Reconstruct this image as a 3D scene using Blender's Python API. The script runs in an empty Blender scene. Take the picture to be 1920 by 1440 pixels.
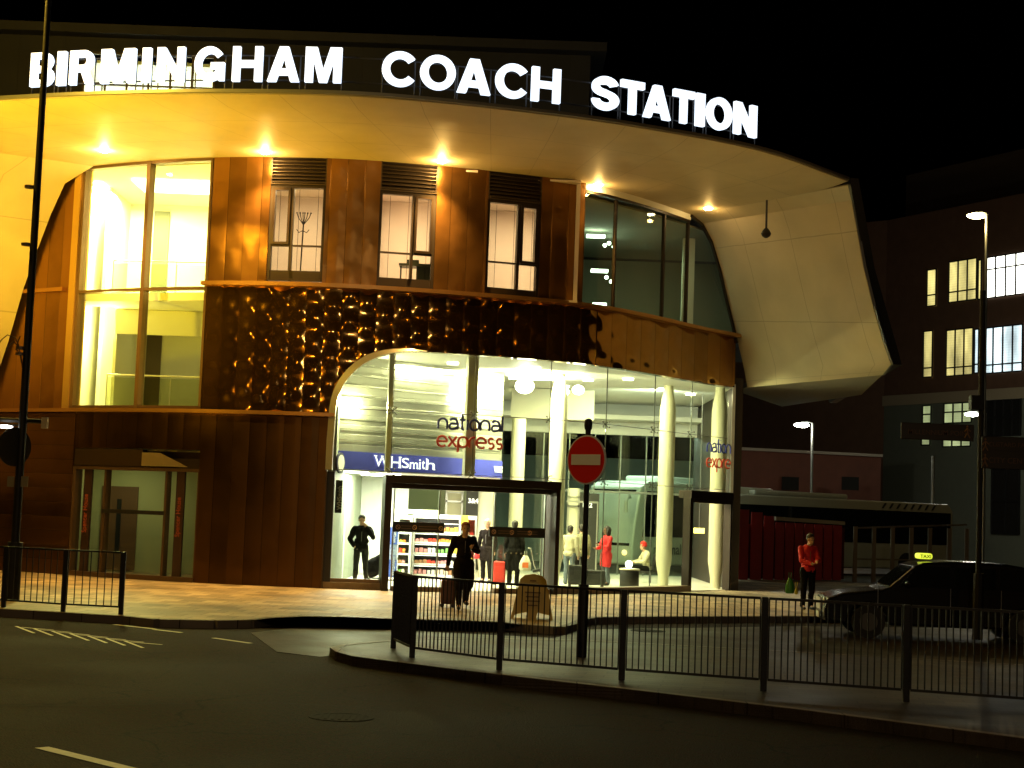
import bpy, bmesh, math, random
from mathutils import Vector, Matrix
random.seed(7)
R = math.radians
S = bpy.context.scene
COL = S.collection

# ---------------------------------------------------------------- camera
CAMZ = 1.95
PITCH = math.atan(246 / 3000.0)
ROLL = R(2.12)
cd = bpy.data.cameras.new('camera')
cam = bpy.data.objects.new('camera', cd)
COL.objects.link(cam)
MC = Matrix.Rotation(R(90) + PITCH, 3, 'X') @ Matrix.Rotation(ROLL, 3, 'Z')
cam.matrix_world = Matrix.Translation((0, 0, CAMZ)) @ MC.to_4x4()
cd.sensor_width = 36.0
cd.lens = 36.0 * 3000 / 1920
cd.clip_end = 2000
cd.clip_start = 0.1
S.camera = cam
# ---------------------------------------------------------------- night sky, exposure
W = bpy.data.worlds.new('World')
S.world = W
W.use_nodes = True
_n = W.node_tree.nodes
_sky = _n.new('ShaderNodeTexSky')
_sky.sky_type = 'NISHITA'
_sky.sun_disc = False
_sky.sun_elevation = R(-4)
_sky.sun_rotation = R(200)
_sky.air_density = 1.0
_n['Background'].inputs['Strength'].default_value = 0.0015
W.node_tree.links.new(_sky.outputs[0], _n['Background'].inputs['Color'])
S.view_settings.view_transform = 'Standard'
S.view_settings.look = 'None'
S.view_settings.exposure = 0
S.view_settings.gamma = 1
S.cycles.max_bounces = 8
S.cycles.transparent_max_bounces = 16
S.cycles.glossy_bounces = 4
S.cycles.diffuse_bounces = 4
S.cycles.sample_clamp_indirect = 4
S.cycles.caustics_reflective = False
S.cycles.caustics_refractive = False

# colours of the lamps
SODIUM = (1.0, 0.50, 0.055)
WARM = (1.0, 0.72, 0.34)
HALL = (1.0, 0.93, 0.46)

# ---------------------------------------------------------------- pixel / world helpers (photo measured at 1920 x 1440)
_r = MC @ Vector((1, 0, 0)); _u = MC @ Vector((0, 1, 0)); _w = -(MC @ Vector((0, 0, 1)))
EYE = Vector((0, 0, CAMZ))
def ray(px, py): return _w * 3000 + _r * (px - 960) + _u * (720 - py)
def P(px, py, d):
    v = ray(px, py); return EYE + v * (d / v.y)
def G(px, py, z=0.0):
    v = ray(px, py); return EYE + v * ((z - CAMZ) / v.z)

WC = [(-20, 47.2), (-16, 44.4), (-13, 42.6), (-11.1, 41.4), (-9.4, 40.5), (-7.7, 39.85), (-6.2, 39.55), (-4.7, 39.45), (-3.0, 39.65), (-1.34, 40.05),
      (.68, 40.75), (1.85, 41.4), (2.9, 42.4), (4.1, 43.9), (5.2, 45.4), (6.7, 47.1), (8.5, 49.3), (11, 52.4)]
def hermite(pts, x):
    n = len(pts)
    i = 0
    while i < n - 2 and x > pts[i + 1][0]: i += 1
    x0, y0 = pts[i]; x1, y1 = pts[i + 1]
    def sl(k):
        a = max(k - 1, 0); b = min(k + 1, n - 1)
        return (pts[b][1] - pts[a][1]) / (pts[b][0] - pts[a][0])
    h = x1 - x0; t = (x - x0) / h
    m0 = sl(i) * h; m1 = sl(i + 1) * h
    return (2*t**3-3*t*t+1)*y0 + (t**3-2*t*t+t)*m0 + (-2*t**3+3*t*t)*y1 + (t**3-t*t)*m1
def wd(x): return hermite(WC, x)
def wn(x):                       # outward unit normal in plan
    s = (wd(x + .05) - wd(x - .05)) / .1
    l = math.hypot(s, 1)
    return Vector((s / l, -1 / l, 0))
def W3(x, z, off=0.0):
    n = wn(x); return Vector((x, wd(x), z)) + n * off
def WP(px, py):                  # where the wall shows at this photo pixel
    X = 0.0; d = 41.0
    for _ in range(30):
        p = P(px, py, d); X = p.x; d = .5 * d + .5 * wd(X)
    return P(px, py, d)
def WX(px, py): return WP(px, py).x
ZL1, ZL2, ZS, ZG = 4.2, 7.4, 10.7, 5.94

# ---------------------------------------------------------------- materials
MATS = {}
def nmat(name):
    m = bpy.data.materials.new(name); m.use_nodes = True
    return m, m.node_tree.nodes, m.node_tree.links, m.node_tree.nodes['Principled BSDF']
def mat(name, col, rough=.6, metal=0.0, spec=.5, bump=0.0, bscale=20, var=0.0, vscale=3):
    if name in MATS: return MATS[name]
    m, n, l, b = nmat(name)
    b.inputs['Base Color'].default_value = (*col, 1)
    b.inputs['Roughness'].default_value = rough
    b.inputs['Metallic'].default_value = metal
    b.inputs['Specular IOR Level'].default_value = spec
    tc = n.new('ShaderNodeTexCoord')
    if var:
        ns = n.new('ShaderNodeTexNoise'); ns.inputs['Scale'].default_value = vscale; ns.inputs['Detail'].default_value = 5
        l.new(tc.outputs['Object'], ns.inputs['Vector'])
        mx = n.new('ShaderNodeMix'); mx.data_type = 'RGBA'
        mx.inputs['A'].default_value = (*[c * (1 - var) for c in col], 1)
        mx.inputs['B'].default_value = (*[min(1, c * (1 + var)) for c in col], 1)
        l.new(ns.outputs['Fac'], mx.inputs['Factor']); l.new(mx.outputs['Result'], b.inputs['Base Color'])
    if bump:
        ns = n.new('ShaderNodeTexNoise'); ns.inputs['Scale'].default_value = bscale; ns.inputs['Detail'].default_value = 4
        l.new(tc.outputs['Object'], ns.inputs['Vector'])
        bp = n.new('ShaderNodeBump'); bp.inputs['Strength'].default_value = bump; bp.inputs['Distance'].default_value = .02
        l.new(ns.outputs['Fac'], bp.inputs['Height']); l.new(bp.outputs[0], b.inputs['Normal'])
    MATS[name] = m
    return m
def emat(name, col, s, base=(.8, .8, .8)):
    if name in MATS: return MATS[name]
    m, n, l, b = nmat(name)
    b.inputs['Base Color'].default_value = (*base, 1)
    b.inputs['Emission Color'].default_value = (*col, 1)
    b.inputs['Emission Strength'].default_value = s
    MATS[name] = m
    return m
def glass(name, tint=(.9, .95, .9), refl=.9):
    if name in MATS: return MATS[name]
    m, n, l, b = nmat(name)
    n.remove(b)
    tr = n.new('ShaderNodeBsdfTransparent'); tr.inputs[0].default_value = (*tint, 1)
    gl = n.new('ShaderNodeBsdfGlossy'); gl.inputs['Roughness'].default_value = .02; gl.inputs[0].default_value = (refl, refl, refl, 1)
    fr = n.new('ShaderNodeLayerWeight'); fr.inputs[0].default_value = .5
    fc = mathn(n, l, 'MULTIPLY_ADD', mathn(n, l, 'POWER', fr.outputs['Facing'], 5.0), .8, .035)
    mx = n.new('ShaderNodeMixShader')
    l.new(fc, mx.inputs[0]); l.new(tr.outputs[0], mx.inputs[1]); l.new(gl.outputs[0], mx.inputs[2])
    l.new(mx.outputs[0], n['Material Output'].inputs[0])
    MATS[name] = m
    return m
def mathn(n, l, op, a, b=None, c=None):
    k = n.new('ShaderNodeMath'); k.operation = op
    for i, v in enumerate((a, b, c)):
        if v is None: continue
        if isinstance(v, (int, float)): k.inputs[i].default_value = v
        else: l.new(v, k.inputs[i])
    return k.outputs[0]
def cladding(name, col, pitch, axis, rough=.3, pillow=.02, groove=.02, seam_dark=.35, metal=.95, nz=.01, zper=None):
    """folded metal sheets: seams every `pitch` along an axis, each sheet slightly pillowed"""
    m, n, l, b = nmat(name)
    tc = n.new('ShaderNodeTexCoord'); sp = n.new('ShaderNodeSeparateXYZ'); l.new(tc.outputs['Object'], sp.inputs[0])
    ax = sp.outputs[axis]
    u = mathn(n, l, 'DIVIDE', ax, pitch)
    f = mathn(n, l, 'FRACT', u)
    cell = mathn(n, l, 'FLOOR', u)
    g = mathn(n, l, 'LESS_THAN', f, groove / pitch)
    wn_ = n.new('ShaderNodeTexWhiteNoise'); wn_.noise_dimensions = '1D'; l.new(cell, wn_.inputs['W'])
    vv = mathn(n, l, 'MULTIPLY_ADD', wn_.outputs['Value'], .5, .75)
    ns = n.new('ShaderNodeTexNoise'); ns.inputs['Scale'].default_value = 1.3; ns.inputs['Detail'].default_value = 5
    l.new(tc.outputs['Object'], ns.inputs['Vector'])
    vv2 = mathn(n, l, 'MULTIPLY_ADD', ns.outputs['Fac'], .7, .6)
    v3 = mathn(n, l, 'MULTIPLY', vv, vv2)
    sd = mathn(n, l, 'MULTIPLY_ADD', g, -seam_dark, 1.0)
    v4 = mathn(n, l, 'MULTIPLY', v3, sd)
    mx = n.new('ShaderNodeMix'); mx.data_type = 'RGBA'
    mx.inputs['A'].default_value = (0, 0, 0, 1); mx.inputs['B'].default_value = (*col, 1)
    l.new(v4, mx.inputs['Factor']); l.new(mx.outputs['Result'], b.inputs['Base Color'])
    b.inputs['Metallic'].default_value = metal
    rr = mathn(n, l, 'MULTIPLY_ADD', ns.outputs['Fac'], .15, rough - .07)
    l.new(rr, b.inputs['Roughness'])
    # pillow: sin^2 over the sheet times wave along the other axis
    s1 = mathn(n, l, 'SINE', mathn(n, l, 'MULTIPLY', f, math.pi))
    h = mathn(n, l, 'MULTIPLY', s1, pillow)
    oz = sp.outputs['Z' if axis != 'Z' else 'X']
    if zper:
        ph = mathn(n, l, 'MULTIPLY', wn_.outputs['Value'], 6.28)
        s2 = mathn(n, l, 'SINE', mathn(n, l, 'MULTIPLY_ADD', oz, 6.2832 / zper, ph))
        s3 = mathn(n, l, 'MULTIPLY_ADD', s2, .5, .6)
        h = mathn(n, l, 'MULTIPLY', h, s3)
    n2 = n.new('ShaderNodeTexNoise'); n2.inputs['Scale'].default_value = 1.7; n2.inputs['Detail'].default_value = 2
    l.new(tc.outputs['Object'], n2.inputs['Vector'])
    h = mathn(n, l, 'MULTIPLY_ADD', n2.outputs['Fac'], nz, h)
    h = mathn(n, l, 'MULTIPLY_ADD', g, -.012, h)
    bp = n.new('ShaderNodeBump'); bp.inputs['Strength'].default_value = 1; bp.inputs['Distance'].default_value = 1
    l.new(h, bp.inputs['Height']); l.new(bp.outputs[0], b.inputs['Normal'])
    MATS[name] = m
    return m

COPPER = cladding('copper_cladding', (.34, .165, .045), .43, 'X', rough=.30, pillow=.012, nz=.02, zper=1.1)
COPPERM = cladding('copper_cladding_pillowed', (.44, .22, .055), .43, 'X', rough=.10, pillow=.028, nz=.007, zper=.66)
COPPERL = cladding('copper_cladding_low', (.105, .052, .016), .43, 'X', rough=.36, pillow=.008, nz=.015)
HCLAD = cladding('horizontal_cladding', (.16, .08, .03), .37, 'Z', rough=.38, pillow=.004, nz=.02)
STEEL = cladding('steel_cladding', (.75, .75, .68), .26, 'Z', rough=.32, pillow=.004, nz=.02, groove=.015, seam_dark=.6, metal=.9)
TRIM = mat('copper_trim', (.5, .26, .09), .35, .9)
BRONZE = mat('dark_bronze_frame', (.035, .025, .018), .4, .6)
SATIN = mat('satin_steel_trim', (.62, .6, .52), .35, .9, bump=.1, bscale=3)
WHITE = mat('white_paint', (.8, .8, .78), .5)
CREAM = mat('cream_wall_paint', (.78, .76, .62), .7, var=.04)
DARK = mat('dark_grey_metal', (.03, .03, .032), .5, .3)
BLACK = mat('black_paint', (.012, .012, .012), .45, bump=.2, bscale=60)
GREY = mat('grey_zinc', (.22, .22, .23), .45, .7)
GLASS = glass('clear_glass')
TILE = mat('pale_floor_tile', (.72, .70, .6), .35, var=.05, vscale=2)
STONE = mat('brown_granite', (.22, .15, .1), .5, var=.3, vscale=14)

# white render of the canopy shell with panel joints taken from its UV map
def shell_mat():
    m, n, l, b = nmat('white_shell_panels')
    tc = n.new('ShaderNodeTexCoord'); sp = n.new('ShaderNodeSeparateXYZ'); l.new(tc.outputs['UV'], sp.inputs[0])
    masks = []
    for o, k, w in (('X', 1.0, .012), ('Y', 1.0, .012)):
        f = mathn(n, l, 'FRACT', mathn(n, l, 'MULTIPLY', sp.outputs[o], k))
        masks.append(mathn(n, l, 'LESS_THAN', f, w))
    g = mathn(n, l, 'MAXIMUM', *masks)
    ns = n.new('ShaderNodeTexNoise'); ns.inputs['Scale'].default_value = .8; ns.inputs['Detail'].default_value = 6
    l.new(tc.outputs['Object'], ns.inputs['Vector'])
    v = mathn(n, l, 'MULTIPLY_ADD', ns.outputs['Fac'], .26, .42)
    v = mathn(n, l, 'MULTIPLY', v, mathn(n, l, 'MULTIPLY_ADD', g, -.28, 1.0))
    cb = n.new('ShaderNodeCombineColor')
    l.new(v, cb.inputs[0]); l.new(mathn(n, l, 'MULTIPLY', v, .84), cb.inputs[1]); l.new(mathn(n, l, 'MULTIPLY', v, .56), cb.inputs[2])
    l.new(cb.outputs[0], b.inputs['Base Color'])
    b.inputs['Roughness'].default_value = .55
    return m
SHELL = shell_mat()

def paving(name, col, bw, bh, rough=.55, mortar=.5, rot=0.0, var=.25, wet=0.0):
    m, n, l, b = nmat(name)
    tc = n.new('ShaderNodeTexCoord'); mp = n.new('ShaderNodeMapping'); l.new(tc.outputs['Object'], mp.inputs[0])
    mp.inputs['Rotation'].default_value = (0, 0, rot)
    br = n.new('ShaderNodeTexBrick'); l.new(mp.outputs[0], br.inputs['Vector'])
    br.inputs['Scale'].default_value = 1; br.inputs['Brick Width'].default_value = bw; br.inputs['Row Height'].default_value = bh
    br.inputs['Mortar Size'].default_value = .008
    br.inputs['Color1'].default_value = (*[c * (1 + var) for c in col], 1); br.inputs['Color2'].default_value = (*[c * (1 - var) for c in col], 1)
    br.inputs['Mortar'].default_value = (*[c * mortar for c in col], 1)
    ns = n.new('ShaderNodeTexNoise'); ns.inputs['Scale'].default_value = .7; ns.inputs['Detail'].default_value = 7
    l.new(tc.outputs['Object'], ns.inputs['Vector'])
    mx = n.new('ShaderNodeMix'); mx.data_type = 'RGBA'; mx.blend_type = 'MULTIPLY'; mx.inputs['Factor'].default_value = 1
    rp = n.new('ShaderNodeValToRGB'); rp.color_ramp.elements[0].color = (.45, .45, .45, 1); rp.color_ramp.elements[0].position = .3
    rp.color_ramp.elements[1].color = (1, 1, 1, 1); rp.color_ramp.elements[1].position = .62
    l.new(ns.outputs['Fac'], rp.inputs[0]); l.new(br.outputs['Color'], mx.inputs['A']); l.new(rp.outputs[0], mx.inputs['B'])
    l.new(mx.outputs['Result'], b.inputs['Base Color'])
    l.new(mathn(n, l, 'MULTIPLY_ADD', ns.outputs['Fac'], .35, rough - .2), b.inputs['Roughness'])
    b.inputs['Specular IOR Level'].default_value = .2 if col[0] > .3 else .05
    bp = n.new('ShaderNodeBump'); bp.inputs['Strength'].default_value = .6; bp.inputs['Distance'].default_value = .01
    hh = mathn(n, l, 'MULTIPLY_ADD', br.outputs['Fac'], -1.0, mathn(n, l, 'MULTIPLY', ns.outputs['Fac'], .6))
    l.new(hh, bp.inputs['Height']); l.new(bp.outputs[0], b.inputs['Normal'])
    return m
PAVE = paving('pale_paving_slabs', (.34, .27, .18), .45, .6, rot=.05, var=.38, mortar=.3)
SETTS = paving('dark_block_paving', (.040, .025, .013), .22, .11, rot=.4, rough=.5)
ISLAND = paving('island_paving', (.055, .036, .02), .5, .25, rot=.15, rough=.5)
def asphalt():
    m, n, l, b = nmat('asphalt')
    tc = n.new('ShaderNodeTexCoord')
    a = n.new('ShaderNodeTexNoise'); a.inputs['Scale'].default_value = .35; a.inputs['Detail'].default_value = 8
    v = n.new('ShaderNodeTexVoronoi'); v.inputs['Scale'].default_value = 55
    l.new(tc.outputs['Object'], a.inputs['Vector']); l.new(tc.outputs['Object'], v.inputs['Vector'])
    rp = n.new('ShaderNodeValToRGB'); rp.color_ramp.elements[0].color = (.009, .0052, .0025, 1); rp.color_ramp.elements[0].position = .3
    rp.color_ramp.elements[1].color = (.045, .026, .012, 1); rp.color_ramp.elements[1].position = .75
    l.new(a.outputs['Fac'], rp.inputs[0])
    mx = n.new('ShaderNodeMix'); mx.data_type = 'RGBA'; mx.blend_type = 'MULTIPLY'; mx.inputs['Factor'].default_value = .8
    l.new(rp.outputs[0], mx.inputs['A']); l.new(v.outputs['Color'], mx.inputs['B'])
    ws = n.new('ShaderNodeTexNoise'); ws.inputs['Scale'].default_value = 1.2; ws.inputs['Detail'].default_value = 5; l.new(tc.outputs['Object'], ws.inputs['Vector'])
    va = n.new('ShaderNodeVectorMath'); va.operation = 'ADD'; l.new(tc.outputs['Object'], va.inputs[0]); l.new(ws.outputs['Color'], va.inputs[1])
    ck = n.new('ShaderNodeTexVoronoi'); ck.feature = 'DISTANCE_TO_EDGE'; ck.inputs['Scale'].default_value = .38; l.new(va.outputs[0], ck.inputs['Vector'])
    cm = mathn(n, l, 'GREATER_THAN', ck.outputs['Distance'], .006)
    cm = mathn(n, l, 'MULTIPLY_ADD', cm, .7, .3)
    m2 = n.new('ShaderNodeMix'); m2.data_type = 'RGBA'; m2.inputs['A'].default_value = (0, 0, 0, 1)
    l.new(cm, m2.inputs['Factor']); l.new(mx.outputs['Result'], m2.inputs['B']); l.new(m2.outputs['Result'], b.inputs['Base Color'])
    l.new(mathn(n, l, 'MULTIPLY_ADD', a.outputs['Fac'], .3, .62), b.inputs['Roughness']); b.inputs['Specular IOR Level'].default_value = .06
    bp = n.new('ShaderNodeBump'); bp.inputs['Strength'].default_value = .9; bp.inputs['Distance'].default_value = .012
    l.new(v.outputs['Distance'], bp.inputs['Height']); l.new(bp.outputs[0], b.inputs['Normal'])
    return m
ASPHALT = asphalt()
KERB = paving('kerb_stone', (.17, .14, .11), .9, 5.0, rot=0, var=.3, mortar=.2)
LINEY = mat('road_line_paint', (.5, .46, .3), .6, var=.35, vscale=9)

# ---------------------------------------------------------------- mesh helpers
class MB:
    def __init__(s): s.v = []; s.f = []; s.uv = None; s.smooth = False
    def add(s, vs, fs):
        o = len(s.v); s.v += [Vector(v) for v in vs]; s.f += [[i + o for i in f] for f in fs]; return s
    def box(s, c, d, rz=0.0, rx=0.0, ry=0.0):
        M = Matrix.Rotation(rz, 3, 'Z') @ Matrix.Rotation(ry, 3, 'Y') @ Matrix.Rotation(rx, 3, 'X')
        c = Vector(c); a, b, e = d[0] / 2, d[1] / 2, d[2] / 2
        vs = [c + M @ Vector((x * a, y * b, z * e)) for z in (-1, 1) for y in (-1, 1) for x in (-1, 1)]
        return s.add(vs, [(0, 2, 3, 1), (4, 5, 7, 6), (0, 1, 5, 4), (2, 6, 7, 3), (0, 4, 6, 2), (1, 3, 7, 5)])
    def b2(s, x0, x1, y0, y1, z0, z1):
        return s.box(((x0+x1)/2, (y0+y1)/2, (z0+z1)/2), (abs(x1-x0), abs(y1-y0), abs(z1-z0)))
    def beam(s, a, b, w, h):       # box between two points, h vertical-ish
        a = Vector(a); b = Vector(b); t = (b - a).normalized()
        up = Vector((0, 0, 1)) if abs(t.z) < .95 else Vector((0, 1, 0))
        n = t.cross(up).normalized(); u = n.cross(t)
        vs = [p + n * (i * w / 2) + u * (j * h / 2) for p in (a, b) for i, j in ((-1, -1), (1, -1), (1, 1), (-1, 1))]
        return s.add(vs, [(0, 1, 2, 3), (7, 6, 5, 4), (0, 4, 5, 1), (1, 5, 6, 2), (2, 6, 7, 3), (3, 7, 4, 0)])
    def tube(s, pts, r, n=8, cap=True):
        pts = [Vector(p) for p in pts]; k = len(pts)
        rs = r if isinstance(r, (list, tuple)) else [r] * k
        vs = []; ref = None
        for i, p in enumerate(pts):
            t = (pts[min(i + 1, k - 1)] - pts[max(i - 1, 0)])
            t = t.normalized() if t.length > 1e-9 else Vector((0, 0, 1))
            if ref is None: ref = Vector((0, 0, 1)) if abs(t.z) < .9 else Vector((1, 0, 0))
            a = (ref - t * ref.dot(t)).normalized(); ref = a; b = t.cross(a)
            vs += [p + (a * math.cos(6.28318 * j / n) + b * math.sin(6.28318 * j / n)) * rs[i] for j in range(n)]
        fs = [(i*n+j, i*n+(j+1) % n, (i+1)*n+(j+1) % n, (i+1)*n+j) for i in range(k-1) for j in range(n)]
        if cap: fs += [tuple(range(n - 1, -1, -1)), tuple((k-1)*n+j for j in range(n))]
        return s.add(vs, fs)
    def lathe(s, c, prof, n=24):     # prof: (r, z)
        c = Vector(c); vs = []
        for r_, z in prof: vs += [c + Vector((r_*math.cos(6.28318*j/n), r_*math.sin(6.28318*j/n), z)) for j in range(n)]
        k = len(prof)
        fs = [(i*n+j, i*n+(j+1) % n, (i+1)*n+(j+1) % n, (i+1)*n+j) for i in range(k-1) for j in range(n)]
        fs += [tuple(range(n - 1, -1, -1)), tuple((k-1)*n+j for j in range(n))]
        return s.add(vs, fs)
    def prism(s, poly, z0, z1):      # poly of (x,y) extruded in z
        n = len(poly)
        vs = [(x, y, z0) for x, y in poly] + [(x, y, z1) for x, y in poly]
        fs = [tuple(range(n - 1, -1, -1)), tuple(range(n, 2 * n))] + [(i, (i+1) % n, n+(i+1) % n, n+i) for i in range(n)]
        return s.add(vs, fs)
    def slab(s, pts, off):           # planar 3D polygon given thickness by a vector
        n = len(pts); off = Vector(off)
        vs = [Vector(p) for p in pts] + [Vector(p) + off for p in pts]
        fs = [tuple(range(n - 1, -1, -1)), tuple(range(n, 2 * n))] + [(i, (i+1) % n, n+(i+1) % n, n+i) for i in range(n)]
        return s.add(vs, fs)
    def grid(s, rows):               # rows of points -> quads
        m = len(rows[0]); vs = [p for r_ in rows for p in r_]
        return s.add(vs, [(i*m+j, i*m+j+1, (i+1)*m+j+1, (i+1)*m+j) for i in range(len(rows)-1) for j in range(m-1)])
    def curtain(s, xs, zb, zt, o0, o1):   # solid following the wall curve, outer offset o1, inner o0
        f = lambda g, x: g(x) if callable(g) else g
        k = len(xs); vs = []
        for x in xs:
            b, t = f(zb, x), f(zt, x)
            vs += [W3(x, b, o1), W3(x, t, o1), W3(x, t, o0), W3(x, b, o0)]
        fs = [(4*i+j, 4*i+(j+1) % 4, 4*i+4+(j+1) % 4, 4*i+4+j) for i in range(k-1) for j in range(4)]
        fs += [(3, 2, 1, 0), tuple(4*(k-1)+j for j in range(4))]
        return s.add(vs, fs)
    def ball(s, c, r, n=12, sc=(1, 1, 1)):
        prof = [(math.sin(math.pi*i/n)*r + 1e-5, -math.cos(math.pi*i/n)*r) for i in range(n+1)]
        o = len(s.v); s.lathe((0, 0, 0), prof, n)
        for i in range(o, len(s.v)):
            v = s.v[i]; s.v[i] = Vector((v.x*sc[0], v.y*sc[1], v.z*sc[2])) + Vector(c)
        return s
    def mesh(s, name):
        me = bpy.data.meshes.new(name)
        me.from_pydata([tuple(v) for v in s.v], [], [tuple(f) for f in s.f])
        me.validate(); me.update()
        bm = bmesh.new(); bm.from_mesh(me); bmesh.ops.recalc_face_normals(bm, faces=bm.faces); bm.to_mesh(me); bm.free()
        return me
    def build(s, name, m, parent=None, smooth=False, bevel=0.0):
        me = s.mesh(name); me.materials.append(m)
        if smooth:
            for p in me.polygons: p.use_smooth = True
        o = bpy.data.objects.new(name, me); COL.objects.link(o)
        if parent is not None: o.parent = parent
        if smooth:
            md = o.modifiers.new('split', 'EDGE_SPLIT'); md.split_angle = R(40)
        if bevel:
            md = o.modifiers.new('bevel', 'BEVEL'); md.width = bevel; md.segments = 2; md.limit_method = 'ANGLE'
        return o
def frange(a, b, st):
    k = max(1, int(math.ceil(abs(b - a) / st))); return [a + (b - a) * i / k for i in range(k + 1)]
def empty(name, label=None, cat=None, loc=(0, 0, 0), rz=0.0, group=None, parent=None):
    o = bpy.data.objects.new(name, None); COL.objects.link(o); o.location = loc; o.rotation_euler = (0, 0, rz); o.empty_display_size = .2
    if parent is not None: o.parent = parent
    return tag(o, label, cat, group)
def tag(o, label=None, cat=None, group=None, kind=None):
    if label: o['label'] = label
    if cat: o['category'] = cat
    if group: o['group'] = group
    if kind: o['kind'] = kind
    return o
def struct(o): o['kind'] = 'structure'; return o
def copy_tree(o, parent=None):
    c = o.copy(); COL.objects.link(c); c.parent = parent
    for ch in [x for x in COL.objects if x.parent is o]: copy_tree(ch, c)
    return c
def light(name, kind, loc, power, col, parent=None, size=.3, rot=None, spot=None, blend=.6, sizey=None):
    ld = bpy.data.lights.new(name, kind); ld.energy = power; ld.color = col
    if kind == 'AREA':
        ld.size = size
        if sizey: ld.shape = 'RECTANGLE'; ld.size_y = sizey
    else: ld.shadow_soft_size = size
    if kind == 'SPOT': ld.spot_size = spot or R(100); ld.spot_blend = blend
    o = bpy.data.objects.new(name, ld); COL.objects.link(o); o.location = loc
    if rot: o.rotation_euler = rot
    if parent is not None: o.parent = parent
    return o
def glyph(ch, size, depth, bold=0.0, align='CENTER'):
    """text -> mesh in the XY plane (x right, y up), extruded in z"""
    cu = bpy.data.curves.new('glyph', 'FONT'); cu.body = ch; cu.size = size; cu.extrude = depth / 2; cu.offset = bold; cu.align_x = align
    cu.resolution_u = 4
    o = bpy.data.objects.new('glyph', cu); COL.objects.link(o)
    me = bpy.data.meshes.new_from_object(o.evaluated_get(bpy.context.evaluated_depsgraph_get()))
    bpy.data.objects.remove(o); bpy.data.curves.remove(cu)
    return me
def text_obj(name, txt, size, depth, m, origin, xdir, parent=None, bold=0.0, align='LEFT', up=(0, 0, 1), sx=1.0):
    me = glyph(txt, size, depth, bold, align); me.name = name
    x = Vector(xdir).normalized(); u = Vector(up).normalized(); nrm = x.cross(u)
    M = Matrix((( x.x*sx, u.x, nrm.x, origin[0]), (x.y*sx, u.y, nrm.y, origin[1]), (x.z*sx, u.z, nrm.z, origin[2]), (0, 0, 0, 1)))
    me.transform(M); me.materials.clear(); me.materials.append(m)
    o = bpy.data.objects.new(name, me); COL.objects.link(o)
    if parent is not None: o.parent = parent
    return o

# ================================================================ GROUND
g = MB(); g.v = []; rows = [[Vector((x, y, -.13)) for x in (-400, -60, -20, 0, 20, 60, 400)] for y in (-60, 0, 15, 30, 60, 120, 600)]
road = struct(g.grid(rows).build('road', ASPHALT))
def edge_pts(px): return [G(x, y, 0) for x, y in px]
# building pavement: near kerb line traced on the ground
kerbline = [G(-500, 1122), G(-200, 1132), G(0, 1141), G(240, 1155), G(300, 1161), G(400, 1163), G(463, 1162), G(500, 1158), G(560, 1155), G(640, 1156), G(740, 1160), G(860, 1163), G(940, 1166), G(1000, 1172), G(1045, 1175), G(1066, 1170), G(1085, 1161), G(1110, 1157), G(1180, 1156), G(1500, 1155), G(1700, 1158), G(2100, 1166)]
pv = [(p.x, p.y) for p in kerbline] + [(60, 45), (60, 130), (-60, 130), (-60, 30)]
def plane_poly(name, poly, z0, z1, m):
    bm = bmesh.new()
    vs = [bm.verts.new((x, y, z1)) for x, y in poly]
    f = bm.faces.new(vs); bmesh.ops.triangulate(bm, faces=[f])
    n = len(poly); lo = [bm.verts.new((x, y, z0)) for x, y in poly]
    for i in range(n): bm.faces.new((vs[i], vs[(i+1) % n], lo[(i+1) % n], lo[i]))
    bmesh.ops.recalc_face_normals(bm, faces=bm.faces)
    me = bpy.data.meshes.new(name); bm.to_mesh(me); bm.free(); me.materials.append(m)
    for p in me.polygons:
        if p.normal.z < -.5: p.flip()
    o = bpy.data.objects.new(name, me); COL.objects.link(o); return o
struct(plane_poly('pavement', pv, -.2, 0.0, PAVE))
k = MB()
for a, b in zip(kerbline[:-1], kerbline[1:]):
    t = (b - a).normalized(); n = Vector((t.y, -t.x, 0))
    if n.y > 0: n = -n
    k.slab([a + n*.14 + Vector((0, 0, .006)), b + n*.14 + Vector((0, 0, .006)), b - n*.01 + Vector((0, 0, .006)), a - n*.01 + Vector((0, 0, .006))], (0, 0, -.2))
struct(k.build('pavement_kerb', KERB))
# railed island between the side road and the main road
isl = [G(618, 1213), G(650, 1207), G(740, 1199), G(900, 1196), G(1100, 1200), G(1500, 1222), G(2200, 1262), G(2200, 1420), G(1500, 1330), G(1168, 1291), G(940, 1265), G(760, 1243), G(660, 1230), G(628, 1221)]
struct(plane_poly('traffic_island', [(p.x, p.y) for p in isl], -.2, -.004, ISLAND))
k = MB()
for a, b in zip(isl, isl[1:] + isl[:1]):
    t = (b - a).normalized(); n = Vector((-t.y, t.x, 0))
    k.slab([a + n*.0, b + n*.0, b - n*.13, a - n*.13], (0, 0, -.2))
struct(k.build('island_kerb', KERB))
# block-paved side road behind the island
sr = [G(470, 1172), G(560, 1163), G(740, 1168), G(1040, 1183), G(1090, 1168), G(1500, 1163), G(2200, 1172), G(2200, 1300), G(1500, 1226), G(1100, 1204), G(740, 1203), G(600, 1215), G(520, 1206)]
sr = [(G(0, 0, 0) * 0) + Vector(((p.x) , (p.y), 0)) for p in sr]
struct(plane_poly('side_road', [(p.x, p.y) for p in sr], -.16, -.122, SETTS))
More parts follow.
